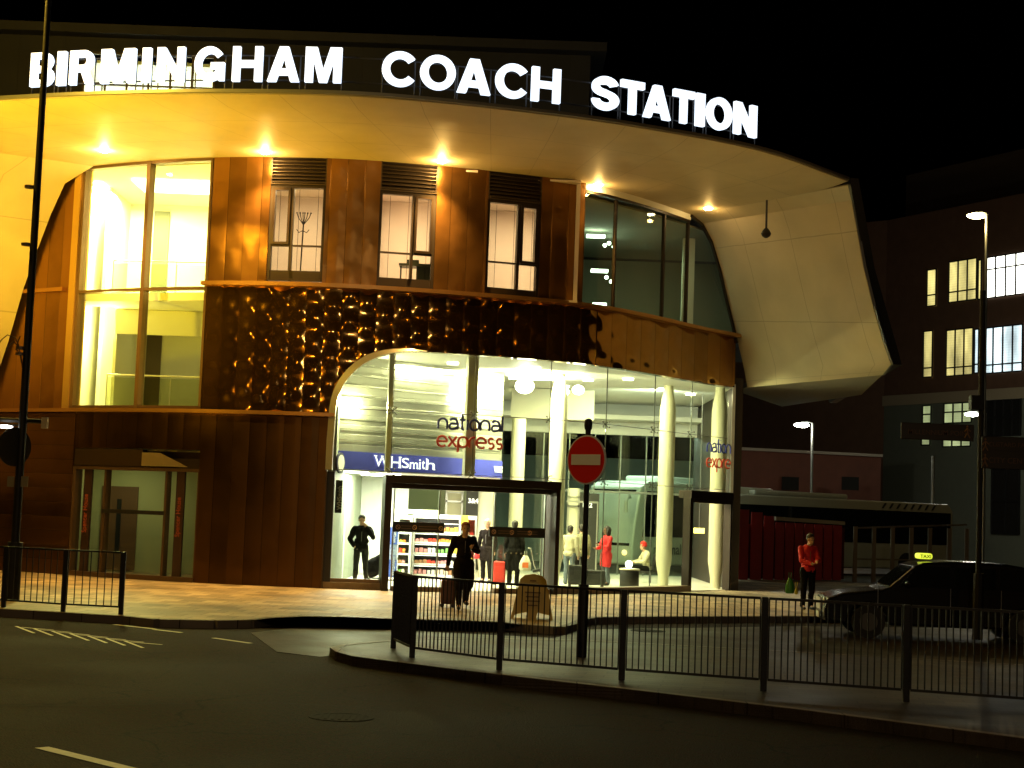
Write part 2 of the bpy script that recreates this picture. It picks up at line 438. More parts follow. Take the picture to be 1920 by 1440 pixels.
# painted line and zig-zags on the main road
ln = MB()
def stripe(a, b, w, z=-.124):
    a = G(*a, z); b = G(*b, z); t = (b - a).normalized(); n = Vector((-t.y, t.x, 0)) * w / 2
    ln.add([a + n, b + n, b - n, a - n], [(0, 1, 2, 3)])
stripe((78, 1401), (262, 1446), .13); stripe((420, 1490), (640, 1560), .13)
for i in range(7):
    stripe((40 + i*34, 1176 + i*4.6), (100 + i*34, 1181 + i*4.6), .05); stripe((30 + i*34, 1174 + i*4.6), (64 + i*34, 1187 + i*4.6), .05)
stripe((215, 1171), (290, 1179), .1); stripe((288, 1180), (340, 1186), .1); stripe((400, 1196), (470, 1206), .1)
struct(ln.build('road_markings', LINEY))
pt = MB(); pts_ = [G(x, y, -.1265) for x, y in ((-60, 1322), (120, 1324), (300, 1320), (520, 1318), (760, 1330))]
for a, b_ in zip(pts_[:-1], pts_[1:]): pt.add([a, b_, b_ + Vector((0, .035, 0)), a + Vector((0, .035, 0))], [(0, 1, 2, 3)])
struct(pt.build('road_seam', mat('bitumen_seam', (.006, .006, .006), .8, spec=.1)))
for px_, py_, lab_ in ((640, 1345, 'round iron manhole cover in the dark road in the foreground'), (1215, 1183, 'small iron drain cover in the block paved side road behind the railing')):
    c = G(px_, py_, -.129 if px_ == 640 else -.121); mh = MB(); mh.lathe((c.x, c.y, c.z), [(.33, 0), (.33, .006), (.28, .0061), (.28, .003)], 28)
    for i in range(-3, 4): mh.box((c.x + i * .07, c.y, c.z + .006), (.03, .42, .004))
    tag(mh.build('manhole_cover', mat('cast_iron', (.014, .012, .009), .8, 0, .05)), lab_, 'manhole cover')
md = MB().grid([[Vector((x, y, .012)) for x in (-40, 0, 60)] for y in (57.5, 80, 140)])
struct(md.build('coach_park_ground', mat('coach_park_asphalt', (.04, .04, .036), .6, var=.4, vscale=.5)))

# ================================================================ STATION BUILDING
B = empty('station_building', 'copper clad coach station with a pale sweeping canopy shell and a curved glass entrance hall', 'station')
XL, XR = WX(386, 600), WX(1095, 460)         # copper upper wall ends
wins = [(WX(503, 435), WX(608, 435)), (WX(709, 450), WX(816, 450)), (WX(912, 460), WX(1013, 460))]
wz = [(WP(503, 525).z, WP(506, 345).z), (WP(708, 538).z, WP(713, 356).z), (WP(912, 556).z, WP(917, 372).z)]
m = MB()
xs = [XL] + [v for w in wins for v in w] + [XR]
for i in range(0, len(xs), 2): m.curtain(frange(xs[i], xs[i+1], .4), ZL2, ZS + .05, -.3, 0)
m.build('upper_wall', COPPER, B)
# middle wall with the arch of the glass hall cut out of its lower edge
XA = WX(628, 800)                            # left edge of the glass hall
XLw = WX(380, 700)
ARX = 2.15
def archz(x):
    if x <= XA: return ZG - 1.75
    if x >= XA + ARX: return ZG
    t = (XA + ARX - x) / ARX
    return ZG - 1.75 + 1.75 * (max(0, 1 - t ** 2.3)) ** (1 / 2.3)
XGE = 6.55
m = MB()
m.curtain(frange(XLw, XA, .3), ZL1, ZL2 - .001, -.25, .0)
xs = [XA + ARX * (1 - math.cos(math.pi / 2 * i / 14)) for i in range(15)] + frange(XA + ARX, XGE, .4)[1:]
m.curtain(xs, archz, ZL2 - .001, -.25, .0)
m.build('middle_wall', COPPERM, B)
# lower wall with the side door opening
XD0, XD1 = WX(131, 985), WX(368, 985)
ZD = WP(250, 882).z
XB = WX(606, 1000)
m = MB()
m.curtain(frange(XD1, XB, .4), 0, ZL1 - .002, -.3, 0)
m.curtain(frange(XD0, XD1, .4), ZD + .55, ZL1 - .002, -.3, 0)
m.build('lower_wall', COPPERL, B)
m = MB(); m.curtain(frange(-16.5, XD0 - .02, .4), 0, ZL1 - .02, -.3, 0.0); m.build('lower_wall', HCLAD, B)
# far left copper strip by the tall window
XW0, XW1 = WX(140, 600), WX(384, 600)
m = MB(); m.curtain(frange(-16.5, WX(128, 600), .4), ZL1, ZS, -.3, 0); m.build('upper_wall', COPPER, B)
m = MB(); m.curtain([WX(128, 600) + .002, XW0 - .002], ZL1 + .05, ZS - .02, -.35, .06); m.build('window_reveal', mat('brass_reveal', (.75, .5, .16), .3, .9), B)
# ledges
m = MB(); m.curtain(frange(XLw - .05, XGE, .4), ZL2, ZL2 + .1, -.1, .26); m.build('ledge', TRIM, B)
m = MB(); m.curtain(frange(-16, XW0 - .35, .4), ZL2, ZL2 + .1, -.1, .12); m.build('ledge', TRIM, B)
m = MB(); m.curtain(frange(-16, XA - .02, .4), ZL1, ZL1 + .09, -.1, .24); m.build('ledge', TRIM, B)
# arch trim (wide satin band that stands proud of the copper)
arch = [(XA - .02, 2.9), (XA - .02, 3.6)] + [(x, archz(x)) for x in [XA + ARX * (1 - math.cos(math.pi / 2 * i / 18)) for i in range(19)]]
m = MB(); rows = []
for i, (x, z) in enumerate(arch):
    a = arch[max(i-1, 0)]; b = arch[min(i+1, len(arch)-1)]
    tx, tz = b[0]-a[0], b[1]-a[1]; L = math.hypot(tx, tz) or 1; nx, nz_ = -tz / L, tx / L
    w = .16 * min(1, (len(arch) - 1 - i) / 9 + .12)
    xo, zo = x + nx * w, z + nz_ * w
    rows.append([W3(x, z, -.3), W3(x, z, .20), W3(xo, zo, .16), W3(xo, zo, -.02)])
m.grid(rows); m.build('arch_trim', SATIN, B, smooth=True)
m = MB(); m.curtain([XB + .01, XA - .14], 0, 2.9, -.3, .05); m.build('door_jamb', mat('dull_bronze_jamb', (.12, .08, .04), .4, .7), B)
m = MB(); m.curtain([XA - .138, XA + .05], 0, 2.86, -.35, -.05); m.build('door_jamb', BLACK, B)
m = MB(); m.curtain([XB + .01, XA - .165], 2.9, ZL1 - .002, -.3, .02); m.build('lower_wall', SATIN, B)

# ---- canopy shell
rim_px = [(0, 196), (200, 187), (430, 183.5), (700, 190), (1000, 219.5), (1200, 247), (1430, 291), (1590, 346)]
rim = [G(x, y, ZS) for x, y in rim_px]
rim = [rim[0] + (rim[0] - rim[1]) * 2.2 + Vector((0, .9, 0)), rim[0] + (rim[0] - rim[1]) * .9 + Vector((0, .15, 0))] + rim
RC = [(p.x, p.y) for p in rim]
def rimd(x): return hermite(RC, x)
XR0, XR1 = rim[0].x, rim[-1].x
IC0, IC1 = -11.15, WX(1297, 399)
NU, NV = 60, 8
def soff(u, v, lift=True):
    xo = XR0 + (XR1 - XR0) * u; o = Vector((xo, rimd(xo), ZS))
    xi = IC0 + (IC1 - IC0) * u; i = Vector((xi, wd(xi) + .02, ZS))
    p = i.lerp(o, v)
    p.z += .10 * max(0, (v - .82) / .18) ** 2
    return p
inner_r = [P(1297, 399, wd(IC1)), P(1318, 418, 45.75), P(1336, 452, 46.1), P(1352, 505, 46.4), P(1367, 570, 46.7), P(1384, 640, 46.95), P(1396, 690, 47.1), P(1402, 726, 47.3)]
outer_r = [rim[-1].copy(), P(1597, 375, 40.85), P(1604, 412, 40.9), P(1620, 500, 41.0), P(1638, 575, 41.1), P(1656, 640, 41.3), P(1671, 682, 41.6), P(1655, 702, 42.6)]
inner_r[0].z = ZS
# left flank of the shell
inner_l = [W3(IC0, ZS, .03), WP(128, 345), WP(102, 402), WP(76, 470), WP(50, 542), WP(22, 640), WP(0, 705), WP(-30, 800), WP(-60, 900)]
inner_l = [inner_l[0]] + [p + wn(p.x) * .12 for p in inner_l[1:]]
ol = rim[0]
outer_l = [ol] + [ol + Vector((-.35 * i, .12 * i, -(ZS - inner_l[i].z) * 1.0)) for i in range(1, len(inner_l))]
bm = bmesh.new(); uvl = bm.loops.layers.uv.new('UVMap')
def sheet(rows, uvs):
    vv = [[bm.verts.new(p) for p in r_] for r_ in rows]
    for i in range(len(rows)-1):
        for j in range(len(rows[0])-1):
            f = bm.faces.new((vv[i][j], vv[i][j+1], vv[i+1][j+1], vv[i+1][j])); f.smooth = True
            for lp, (a, b) in zip(f.loops, ((i, j), (i, j+1), (i+1, j+1), (i+1, j))): lp[uvl].uv = uvs(a, b)
sheet([[soff(i / NU, j / NV) for j in range(NV+1)] for i in range(NU+1)], lambda a, b: (a / NU * 17, b / NV * 3 + .01))
def flank(inn, out, k=6):
    rows = []
    for a, b in zip(inn, out):
        r_ = []
        for j in range(k+1):
            t = j / k; p = a.lerp(b, t); r_.append(p)
        rows.append(r_)
    return rows
sheet(flank(inner_r, outer_r), lambda a, b: (b / 6 * 3 + .3, a * .45))
sheet(flank(inner_l, outer_l), lambda a, b: (b / 6 * 3 + .3, a * .45))
bmesh.ops.remove_doubles(bm, verts=bm.verts, dist=.004)
me = bpy.data.meshes.new('canopy_shell'); bm.to_mesh(me); bm.free(); me.materials.append(SHELL)
o = bpy.data.objects.new('canopy_shell', me); COL.objects.link(o); o.parent = B
md = o.modifiers.new('thick', 'SOLIDIFY'); md.thickness = .04; md.offset = 0
md = o.modifiers.new('split', 'EDGE_SPLIT'); md.split_angle = R(35)
# underside of the upper volume at the right, behind the flank
m = MB()
under = [inner_r[-1], outer_r[-1], outer_r[-1] + Vector((1.2, 8, .1)), Vector((9.5, 56, 6.1)), Vector((7, 50, 6.1))]
m.slab([p for p in under], (0, 0, .15)); m.build('underside', mat('underside_panels', (.42, .4, .34), .6, var=.05), B)
m = MB()
m.slab([outer_r[0] + Vector((.05, .1, .2)), outer_r[3] + Vector((.06, .1, 0)), outer_r[6] + Vector((.07, .1, 0)), outer_r[6] + Vector((1.2, 14, 0)), outer_r[0] + Vector((.2, 14, .2))], (.25, .05, 0))
m.build('side_wall', DARK, B)
# thin zinc edge of the canopy + dark roof behind it
m = MB(); rows = []
for i in range(81):
    x = XR0 + (XR1 - XR0) * i / 80; y = rimd(x)
    s = (rimd(x+.05) - rimd(x-.05)) / .1; L = math.hypot(s, 1); n = Vector((s / L, -1 / L, 0))
    p = Vector((x, y, ZS + .10))
    rows.append([p + n * .0, p + n * .04 + Vector((0, 0, .02)), p + n * .04 + Vector((0, 0, .09)), p - n * .25 + Vector((0, 0, .12))])
m.grid(rows)
for a, b in zip(outer_r[:-1], outer_r[1:]):
    m.beam(a + Vector((.03, 0, 0)), b + Vector((.03, 0, 0)), .06, .05)
m.build('canopy_edge', GREY, B, smooth=True)
m = MB(); rows = []
for i in range(41):
    x = XR0 + (XR1 - XR0) * i / 40; xi = IC0 + (IC1 + 3 - IC0) * i / 40
    rows.append([Vector((x, rimd(x) + .2, ZS + .21)), Vector((xi, wd(xi) + .5, ZS + .45)), Vector((xi, 60, ZS + .45))])
m.grid(rows); m.build('roof', DARK, B)
# parapet behind the letters
m = MB(); rows = []
for i in range(61):
    x = XR0 + (XR1 - .4 - XR0) * i / 60
    rows.append([Vector((x, rimd(x) + .55, ZS + .2)), Vector((x, rimd(x) + .55, ZS + .34)), Vector((x, rimd(x) + .7, ZS + .34)), Vector((x, rimd(x) + .7, ZS + .2))])
m.grid(rows); m.build('parapet', DARK, B)
# penthouse storey set back on the roof
PX0, PX1 = P(-260, 60, 40.5).x, P(1106, 60, 42).x
wpx = [P(156, 140, 41.0).x, P(404, 140, 41.0).x]
zlo, zhi = P(280, 186, 41).z - .1, P(280, 101, 41).z
PEN = cladding('penthouse_cladding', (.006, .006, .008), .6, 'X', rough=.8, pillow=.003, metal=0)
m = MB()
m.b2(PX0, wpx[0], 41, 41.3, ZS + .4, 14.0); m.b2(wpx[1], PX1, 41, 41.3, ZS + .4, 14.0)
m.b2(wpx[0], wpx[1], 41, 41.3, zhi, 14.0); m.b2(wpx[0], wpx[1], 41, 41.3, ZS + .4, zlo)
m.b2(PX1 - .3, PX1, 41.31, 52, ZS + .4, 14.0); m.b2(PX0, PX1 - .31, 51.7, 52, ZS + .4, 14); m.b2(PX0, PX0 + .3, 41.31, 51.6, ZS + .4, 14)
m.b2(PX0 - .3, PX1 + .4, 40.6, 52.3, 14.01, 14.25)
m.build('penthouse', PEN, B)
wf = MB()
for i in range(7):
    x = wpx[0] + .03 + (wpx[1] - wpx[0] - .06) * i / 6; wf.b2(x - .03, x + .03, 40.96, 41.06, zlo, zhi)
wf.b2(wpx[0], wpx[1], 40.955, 41.05, zlo, zlo + .07); wf.b2(wpx[0], wpx[1], 40.955, 41.05, zlo + .42, zlo + .46); wf.b2(wpx[0], wpx[1], 40.955, 41.05, zhi - .06, zhi)
wfo = wf.build('penthouse_window', BRONZE, B)
m = MB(); m.b2(wpx[0], wpx[1], 41.1, 41.11, zlo, zhi); m.build('pane', GLASS, wfo)
m = MB()
m.b2(wpx[0] - .2, wpx[1] + .2, 45, 45.1, ZS + .5, 13.4); m.b2(wpx[0] - .3, wpx[0] - .2, 41.4, 45, ZS + .5, 13.4); m.b2(wpx[1] + .2, wpx[1] + .3, 41.4, 45, ZS + .5, 13.4)
m.b2(wpx[0] - .3, wpx[1] + .3, 41.35, 45.1, 13.41, 13.5); m.b2(wpx[0] - .3, wpx[1] + .3, 41.35, 45.1, ZS + .46, ZS + .49)
m.build('penthouse_room', WHITE, B)
light('room_light', 'AREA', ((wpx[0] + wpx[1]) / 2, 43, 13.3), 420, (1, .95, .7), B, 2.5)

# ---- windows of the copper wall
room_m = mat('office_wall', (.72, .62, .55), .8, var=.03)
for i, ((x0, x1), (z0, z1)) in enumerate(zip(wins, wz)):
    f = MB(); e = .002
    f.curtain([x0 + e, x0 + .07], z0, z1, -.18, -.03); f.curtain([x1 - .07, x1 - e], z0, z1, -.18, -.03)
    f.curtain([x0 + .071, x1 - .071], z0, z0 + .07, -.18, -.03); f.curtain([x0 + .071, x1 - .071], z0 + .071, z0 + .26, -.14, -.06)
    f.curtain([x0 + .071, x1 - .071], z1 - .08, z1, -.18, -.03)
    wdt = x1 - x0; left_open = (i == 0)
    xm = x0 + wdt * (.40 if left_open else .60)
    f.curtain([xm - .035, xm + .035], z0 + .261, z1 - .081, -.17, -.035)
    zt = z0 + .261 + (z1 - z0 - .34) * .30
    f.curtain([x0 + .071, xm - .036], zt - .02, zt + .02, -.15, -.05); f.curtain([xm + .036, x1 - .071], zt - .02, zt + .02, -.15, -.05)
    a, b = (x0 + .075, xm - .04) if left_open else (xm + .04, x1 - .075)
    fo = f.build('window', BRONZE, B)
    s_ = MB(); s_.curtain([a, a + .06], zt + .025, z1 - .085, -.13, .0); s_.curtain([b - .06, b], zt + .025, z1 - .085, -.13, .0)
    s_.curtain([a + .061, b - .061], zt + .025, zt + .085, -.13, .0); s_.curtain([a + .061, b - .061], z1 - .145, z1 - .085, -.13, .0)
    s_.build('sash', mat('sash_frame', (.05, .035, .025), .3, .7), fo)
    g_ = MB(); g_.curtain([x0 + .05, x1 - .05], z0 + .2, z1 - .05, -.105, -.1); g_.build('pane', GLASS, fo)
    l_ = MB()
    for k in range(7):
        zz = z1 + .06 + (ZS - z1 - .08) * k / 7
        l_.add([W3(x0 + .03, zz, .01), W3(x1 - .03, zz, .01), W3(x1 - .03, zz + .07, -.06), W3(x0 + .03, zz + .07, -.06), W3(x0 + .03, zz - .012, .01), W3(x1 - .03, zz - .012, .01), W3(x1 - .03, zz + .058, -.06), W3(x0 + .03, zz + .058, -.06)],
               [(0, 1, 2, 3), (7, 6, 5, 4), (0, 4, 5, 1), (2, 6, 7, 3), (1, 5, 6, 2), (0, 3, 7, 4)])
    l_.curtain([x0 + e, x1 - e], z1 + .001, ZS + .02, -.2, -.12); l_.curtain([x0 + e, x0 + .03], z1 + .001, ZS, -.119, -.0); l_.curtain([x1 - .03, x1 - e], z1 + .001, ZS, -.119, -.0)
    l_.curtain([x0 + .031, x1 - .031], z1 + .001, z1 + .03, -.119, 0)
    l_.build('louvre', mat('louvre_metal', (.09, .065, .045), .35, .7), B)
    # office room behind each window
    r_ = MB(); d0 = wd((x0 + x1) / 2); xa, xb = x0 - 1.1, x1 + .9
    rm = bmesh.new()
    c = ((xa + xb) / 2, d0 + 2.6); hx = (xb - xa) / 2
    zf, zc = ZL2 + .12, ZS - .12
    r_.b2(xa, xb, d0 + 4.6, d0 + 4.7, zf, zc); r_.b2(xa - .1, xa, d0 + .5, d0 + 4.7, zf, zc); r_.b2(xb, xb + .1, d0 + .5, d0 + 4.7, zf, zc)
    r_.b2(xa - .1, xb + .1, d0 + .35, d0 + 4.7, zc + .01, zc + .06); r_.b2(xa - .1, xb + .1, d0 + .35, d0 + 4.7, zf - .06, zf - .01)
    r_.build('office_room', room_m, B)
    light('room_light', 'AREA', ((x0 + x1) / 2, d0 + 2.4, zc - .12), (120, 150, 170)[i], (1, .70, .40), B, 1.2)
    cl = MB()
    for k, (dx, dy) in enumerate((((.1, 2.2),), ((-.25, 1.7), (.3, 1.9), (.05, .9)), ((.1, 2.6),))[i]):
        cl.lathe(((x0 + x1) / 2 + dx, d0 + dy, zc - .05), [(.12, 0), (.12, .04)], 14)
    cl.build('ceiling_lamp', emat('office_lamp_glow', (1, .85, .65), 9), B)
    # thin blind cords
    bc = MB()
    for fx in (.16, .5, .84): bc.tube([(x0 + wdt * fx, d0 + .35, z0 + .2), (x0 + wdt * fx, d0 + .35, z1 - .05)], .006, 5)
    bc.build('blind_cord', DARK, B)

# ---- upper glazing at the right of the copper wall
XU1 = IC1
m = MB(); cuts = [XR + .03, WX(1158, 440), WX(1250, 440), XU1 - .02]
for a, b in zip(cuts[:-1], cuts[1:]):
    m = MB(); m.curtain(frange(a + .025, b - .025, .5), ZL2 + .1, ZS - .25, -.12, -.1); m.build('glass_pane', GLASS, B)
m = MB(); m.add([W3(XU1, ZL2 + .1, -.1), W3(XU1, ZS - .25, -.1), inner_r[2] + Vector((-.05, .05, 0)), inner_r[4] + Vector((-.05, .05, 0)), Vector((inner_r[5].x - .05, inner_r[5].y + .05, ZL2 + .1))], [(0, 1, 2, 3, 4)]); m.build('glass_pane', GLASS, B)
m = MB()
for x in cuts[1:]: m.curtain([x - .022, x + .022], ZL2 + .1, ZS - .26, -.14, -.05)
m.curtain(frange(XR + .03, XU1, .4), ZS - .25, ZS - .18, -.16, -.04)
for a, b in zip(inner_r[:5], inner_r[1:6]): m.beam(a + Vector((-.03, -.02, -.05)), b + Vector((-.03, -.02, -.05)), .07, .09)
m.build('glazing_frame', BRONZE, B)
m = MB(); m.curtain(frange(XR, XU1, .4), ZS - .18, ZS - .001, -.25, -.02); m.build('bulkhead', CREAM, B)
# upper hall behind that glazing
m = MB(); m.b2(XR - .3, 9, 52, 52.1, ZL2, ZS - .3); m.b2(XR - .4, XR - .3, 43, 52, ZL2, ZS - .3)
m.build('upper_room', mat('upper_room_wall', (.30, .30, .22), .8), B)
m = MB(); m.slab([(XR - .3, wd(XR) + .45, ZS - .22), (4, 44.6, ZS - .22), (5.4, 46.4, ZS - .22), (9, 52, ZS - .22), (XR - .3, 52, ZS - .22)], (0, 0, .05)); m.build('upper_ceiling', mat('dim_ceiling', (.35, .36, .28), .8), B)
m = MB(); m.slab([(-7.3, wd(-7.3) + .4, ZL2 - .2), (-4.7, 39.9, ZL2 - .2), (-1.3, 40.5, ZL2 - .2), (1.85, 41.9, ZL2 - .2), (4, 44.4, ZL2 - .2), (6.5, 47.4, ZL2 - .2), (9, 52, ZL2 - .2), (-7.3, 52, ZL2 - .2)], (0, 0, .16)); m.build('floor_slab', mat('dark_slab', (.1, .1, .09), .8), B)
m = MB()
for px, py, d, w in ((1117, 443, 47, .55), (1124, 508, 47, .5), (1124, 571, 46.5, .4), (1234, 402, 48, .3)):
    p = P(px, py, d); m.box(p, (w, .25, .07))
for px, py in ((1142, 456), (1151, 463), (1134, 460), (1137, 520), (1146, 528)):
    m.ball(P(px, py, 48), .06, 8)
m.build('ceiling_lamp', emat('upper_lamp_glow', (.8, 1, .75), 8), B)
light('room_light', 'AREA', (3.4, 47.5, ZS - .5), 45, (.75, 1, .6), B, 1.5)
m = MB(); m.b2(5.0, 5.35, 47.6, 47.9, ZL2, ZS - .25); m.build('column', CREAM, B)

# ---- tall stair window at the left
ZT = WP(280, 300).z
f = MB()
f.curtain([XW0, XW0 + .09], ZL1 + .1, ZT, -.2, .02); f.curtain([XW1 - .06, XW1], ZL1 + .1, ZT, -.2, .0)
xm = WX(268, 540); f.curtain([xm - .06, xm + .04], ZL1 + .1, ZT, -.2, .03)
f.curtain(frange(XW0 + .091, XW1 - .061, .8), ZT - .1, ZT, -.2, .01); f.curtain(frange(XW0 + .091, XW1 - .061, .8), ZL1 + .1, ZL1 + .18, -.2, .01)
zz = WP(268, 541).z; f.curtain(frange(XW0 + .091, XW1 - .061, .8), zz - .05, zz + .02, -.18, .025)
fo = f.build('stair_window', mat('brown_window_frame', (.16, .10, .05), .35, .6), B)
for a, b in ((XW0 + .09, xm - .06), (xm + .04, XW1 - .06)):
    for c_, d_ in ((ZL1 + .18, zz - .05), (zz + .02, ZT - .1)):
        m = MB(); m.curtain(frange(a, b, .8), c_, d_, -.11, -.1); m.build('pane', GLASS, fo)
m = MB(); m.curtain(frange(XW0 - .1, XW1 + .05, .4), ZT + .001, ZS + .02, -.25, .05); m.build('upper_wall', mat('pale_head_panel', (.6, .5, .3), .5), B)
# stair hall
xa, xb, ya, yb = XW0 - .25, XW1 + .4, 42.0, 46.6
m = MB()
m.b2(xa - .12, xa, 41.9, yb, ZL1, ZS); m.b2(xb, xb + .12, 40.3, yb, ZL1, ZS); m.b2(xa, xb, yb, yb + .1, ZL1, ZS)
m.slab([(xa, 41.95, ZS - .02), (xb, 40.4, ZS - .02), (xb, yb, ZS - .02), (xa, yb, ZS - .02)], (0, 0, .05)); m.slab([(xa, 41.95, ZL1 - .02), (xb, 40.4, ZL1 - .02), (xb, yb, ZL1 - .02), (xa, yb, ZL1 - .02)], (0, 0, .08))
xs_ = P(214, 600, 43).x
m.slab([(xa, 42.0, zz - .22), (xb, 40.5, zz - .22), (xb, yb, zz - .22), (xs_, yb, zz - .22), (xs_, 42.9, zz - .22), (xa, 42.9, zz - .22)], (0, 0, .2))
m.b2(xs_, xb, 43.2, 43.3, zz - .9, zz - .23)
m.b2(xs_ - .7, xs_ - .6, 44.2, yb - .01, ZL1 + .1, ZS - .03)
m.build('stair_hall', CREAM, B)
dk = mat('dark_green_door', (.07, .075, .045), .5)
m = MB(); a = P(282, 540, yb - .05); b = P(311, 540, yb - .05); m.b2(a.x, b.x, yb - .06, yb - .005, zz, P(282, 396, yb).z); m.build('stair_door', dk, B)
m = MB(); a = P(272, 700, yb - .05); b = P(300, 700, yb - .05); m.b2(a.x, b.x, yb - .06, yb - .005, ZL1 + .1, P(272, 612, yb).z); m.build('stair_door', mat('brown_door_leaf', (.13, .09, .04), .5), B)
for z_, yy in ((zz, 42.6), (ZL1 + .1, 42.6)):
    m = MB(); m.tube([(xs_, yy, z_ + 1.0), (xb, yy - .3, z_ + 1.0)], .022, 8)
    for i in range(5):
        x = xs_ + (xb - xs_) * i / 4; m.tube([(x, yy - .3 * i / 4, z_), (x, yy - .3 * i / 4, z_ + 1)], .015, 6)
    bo = m.build('balustrade', SATIN, B)
    g_ = MB(); g_.add([(xs_, yy, z_ + .06), (xb, yy - .3, z_ + .06), (xb, yy - .3, z_ + .93), (xs_, yy, z_ + .93)], [(0, 1, 2, 3)]); g_.build('pane', glass('balustrade_glass', (.75, .8, .55)), bo)
light('stair_light', 'AREA', ((xa + xs_) / 2 + .1, 44.2, ZS - .15), 2800, (1, .86, .30), B, 1.5)
m = MB(); m.b2(xs_ - .06, xs_ + .02, 43.31, yb - .01, ZL1 + .1, zz - .24); m.build('stair_light_block', CREAM, B)  # wall added to block light from the stair well, darkening the lower right
light('stair_light', 'AREA', ((xs_ + xb) / 2, 43.6, ZS - .15), 190, (1, .9, .45), B, 1.8)
light('stair_light', 'AREA', ((xs_ + xb) / 2 - .3, 44.6, zz - .3), 9, (1, .85, .35), B, 1.0)
light('stair_light', 'POINT', (xa + .7, 43.4, zz - .8), 330, (1, .86, .28), B, .2)
m = MB()
for z_ in (ZS - .05, ):
    m.b2(xa + .3, xs_ - .9, 43.4, 45.0, z_ - .04, z_)
    m.b2(xs_ + .3, xb - .5, 42.8, 44.4, z_ - .04, z_)
m.build('ceiling_lamp', emat('stair_lamp_glow', (1, .95, .7), 5), B)

# ---- side door at the left of the ground floor
f = MB(); fr = mat('brown_door_frame', (.10, .06, .035), .45, .4)
f.curtain([XD0, XD0 + .08], .04, ZD + .08, -.25, .0); f.curtain([XD1 - .03, XD1], .04, ZD + .08, -.25, .0)
f.curtain(frange(XD0 + .081, XD1 - .031, .6), ZD, ZD + .08, -.25, .0); f.curtain(frange(XD0, XD1, .6), 0, .12, -.25, .04)
for px in (191, 306): x = WX(px, 985); f.curtain([x - .03, x + .03], .121, ZD - .001, -.22, -.02)
fo = f.build('side_door', fr, B)
for a, b in ((XD0 + .08, WX(191, 985) - .03), (WX(191, 985) + .03, WX(306, 985) - .03), (WX(306, 985) + .03, XD1 - .03)):
    m = MB(); m.curtain([a, b], .121, ZD, -.13, -.12); m.build('pane', GLASS, fo)
redtxt = mat('red_lettering', (.28, .05, .02), .5)
for px in (158, 333):
    x = WX(px, 985); m = MB(); m.curtain([x - .11, x + .11], .121, ZD - .002, -.10, -.03); pl = m.build('name_panel', mat('dark_red_panel', (.03, .015, .012), .4), fo)
    p = W3(x + .04, .121 + (ZD) * .36, -.02)
    text_obj('lettering', 'Spencer House', .16, .006, redtxt, p, (0, 0, 1), pl, .002, up=(-1, 0, 0))
m = MB(); a = WX(190, 958); b = WX(307, 963); zb = WP(250, 960).z; m.curtain(frange(a, b, .6), zb - .05, zb + .05, -.02, .0)
bn = m.build('door_band', BLACK, fo)
# header box over the door with its pale wedge
m = MB(); m.curtain(frange(XD0, XD1 + .5, .5), ZD + .081, ZD + .5, -.3, -.25); m.curtain(frange(XD0, WX(266, 860), .5), ZD + .1, ZD + .54, -.2, -.02); m.build('door_header', mat('dark_header', (.05, .03, .02), .5, .4), B)
m = MB(); a, b, c_ = WX(266, 862), WX(300, 852), WX(352, 876)
m.slab([W3(a, ZD + .12, .01), W3(a, ZD + .46, .01), W3(b, ZD + .46, .01), W3(c_, ZD + .12, .01)], (0, .05, 0)); m.build('header_panel', mat('pale_header_panel', (.3, .24, .15), .5, .3), B)
# room behind the side door
m = MB(); y2 = 44.5
m.b2(XD0 - .3, XD1 + .3, y2, y2 + .1, 0, 3.2); m.b2(XD0 - .4, XD0 - .3, 42.3, y2 + .1, 0, 3.2); m.b2(XD1 + .3, XD1 + .4, 40.7, y2 + .1, 0, 3.2); m.slab([(XD0 - .3, 42.3, 3.2), (XD1 + .3, 40.9, 3.2), (XD1 + .3, y2, 3.2), (XD0 - .3, y2, 3.2)], (0, 0, .1))
m.build('lobby_room', mat('lobby_wall', (.5, .5, .28), .8), B)
m = MB(); a = P(187, 1000, y2 - .06).x; b = P(255, 1000, y2 - .06).x; m.b2(a, b, y2 - .07, y2 - .01, .05, 2.35); dd = m.build('inner_door', mat('brown_inner_door', (.16, .08, .04), .5), B)
m = MB(); m.b2((a + b) / 2 - .06, (a + b) / 2 + .06, y2 - .1, y2 - .072, .5, 2.0); m.build('door_pull', BLACK, dd)
light('lobby_light', 'AREA', ((XD0 + XD1) / 2 - .8, 43, 3.1), 20, (.95, .9, .42), B, 1.0)

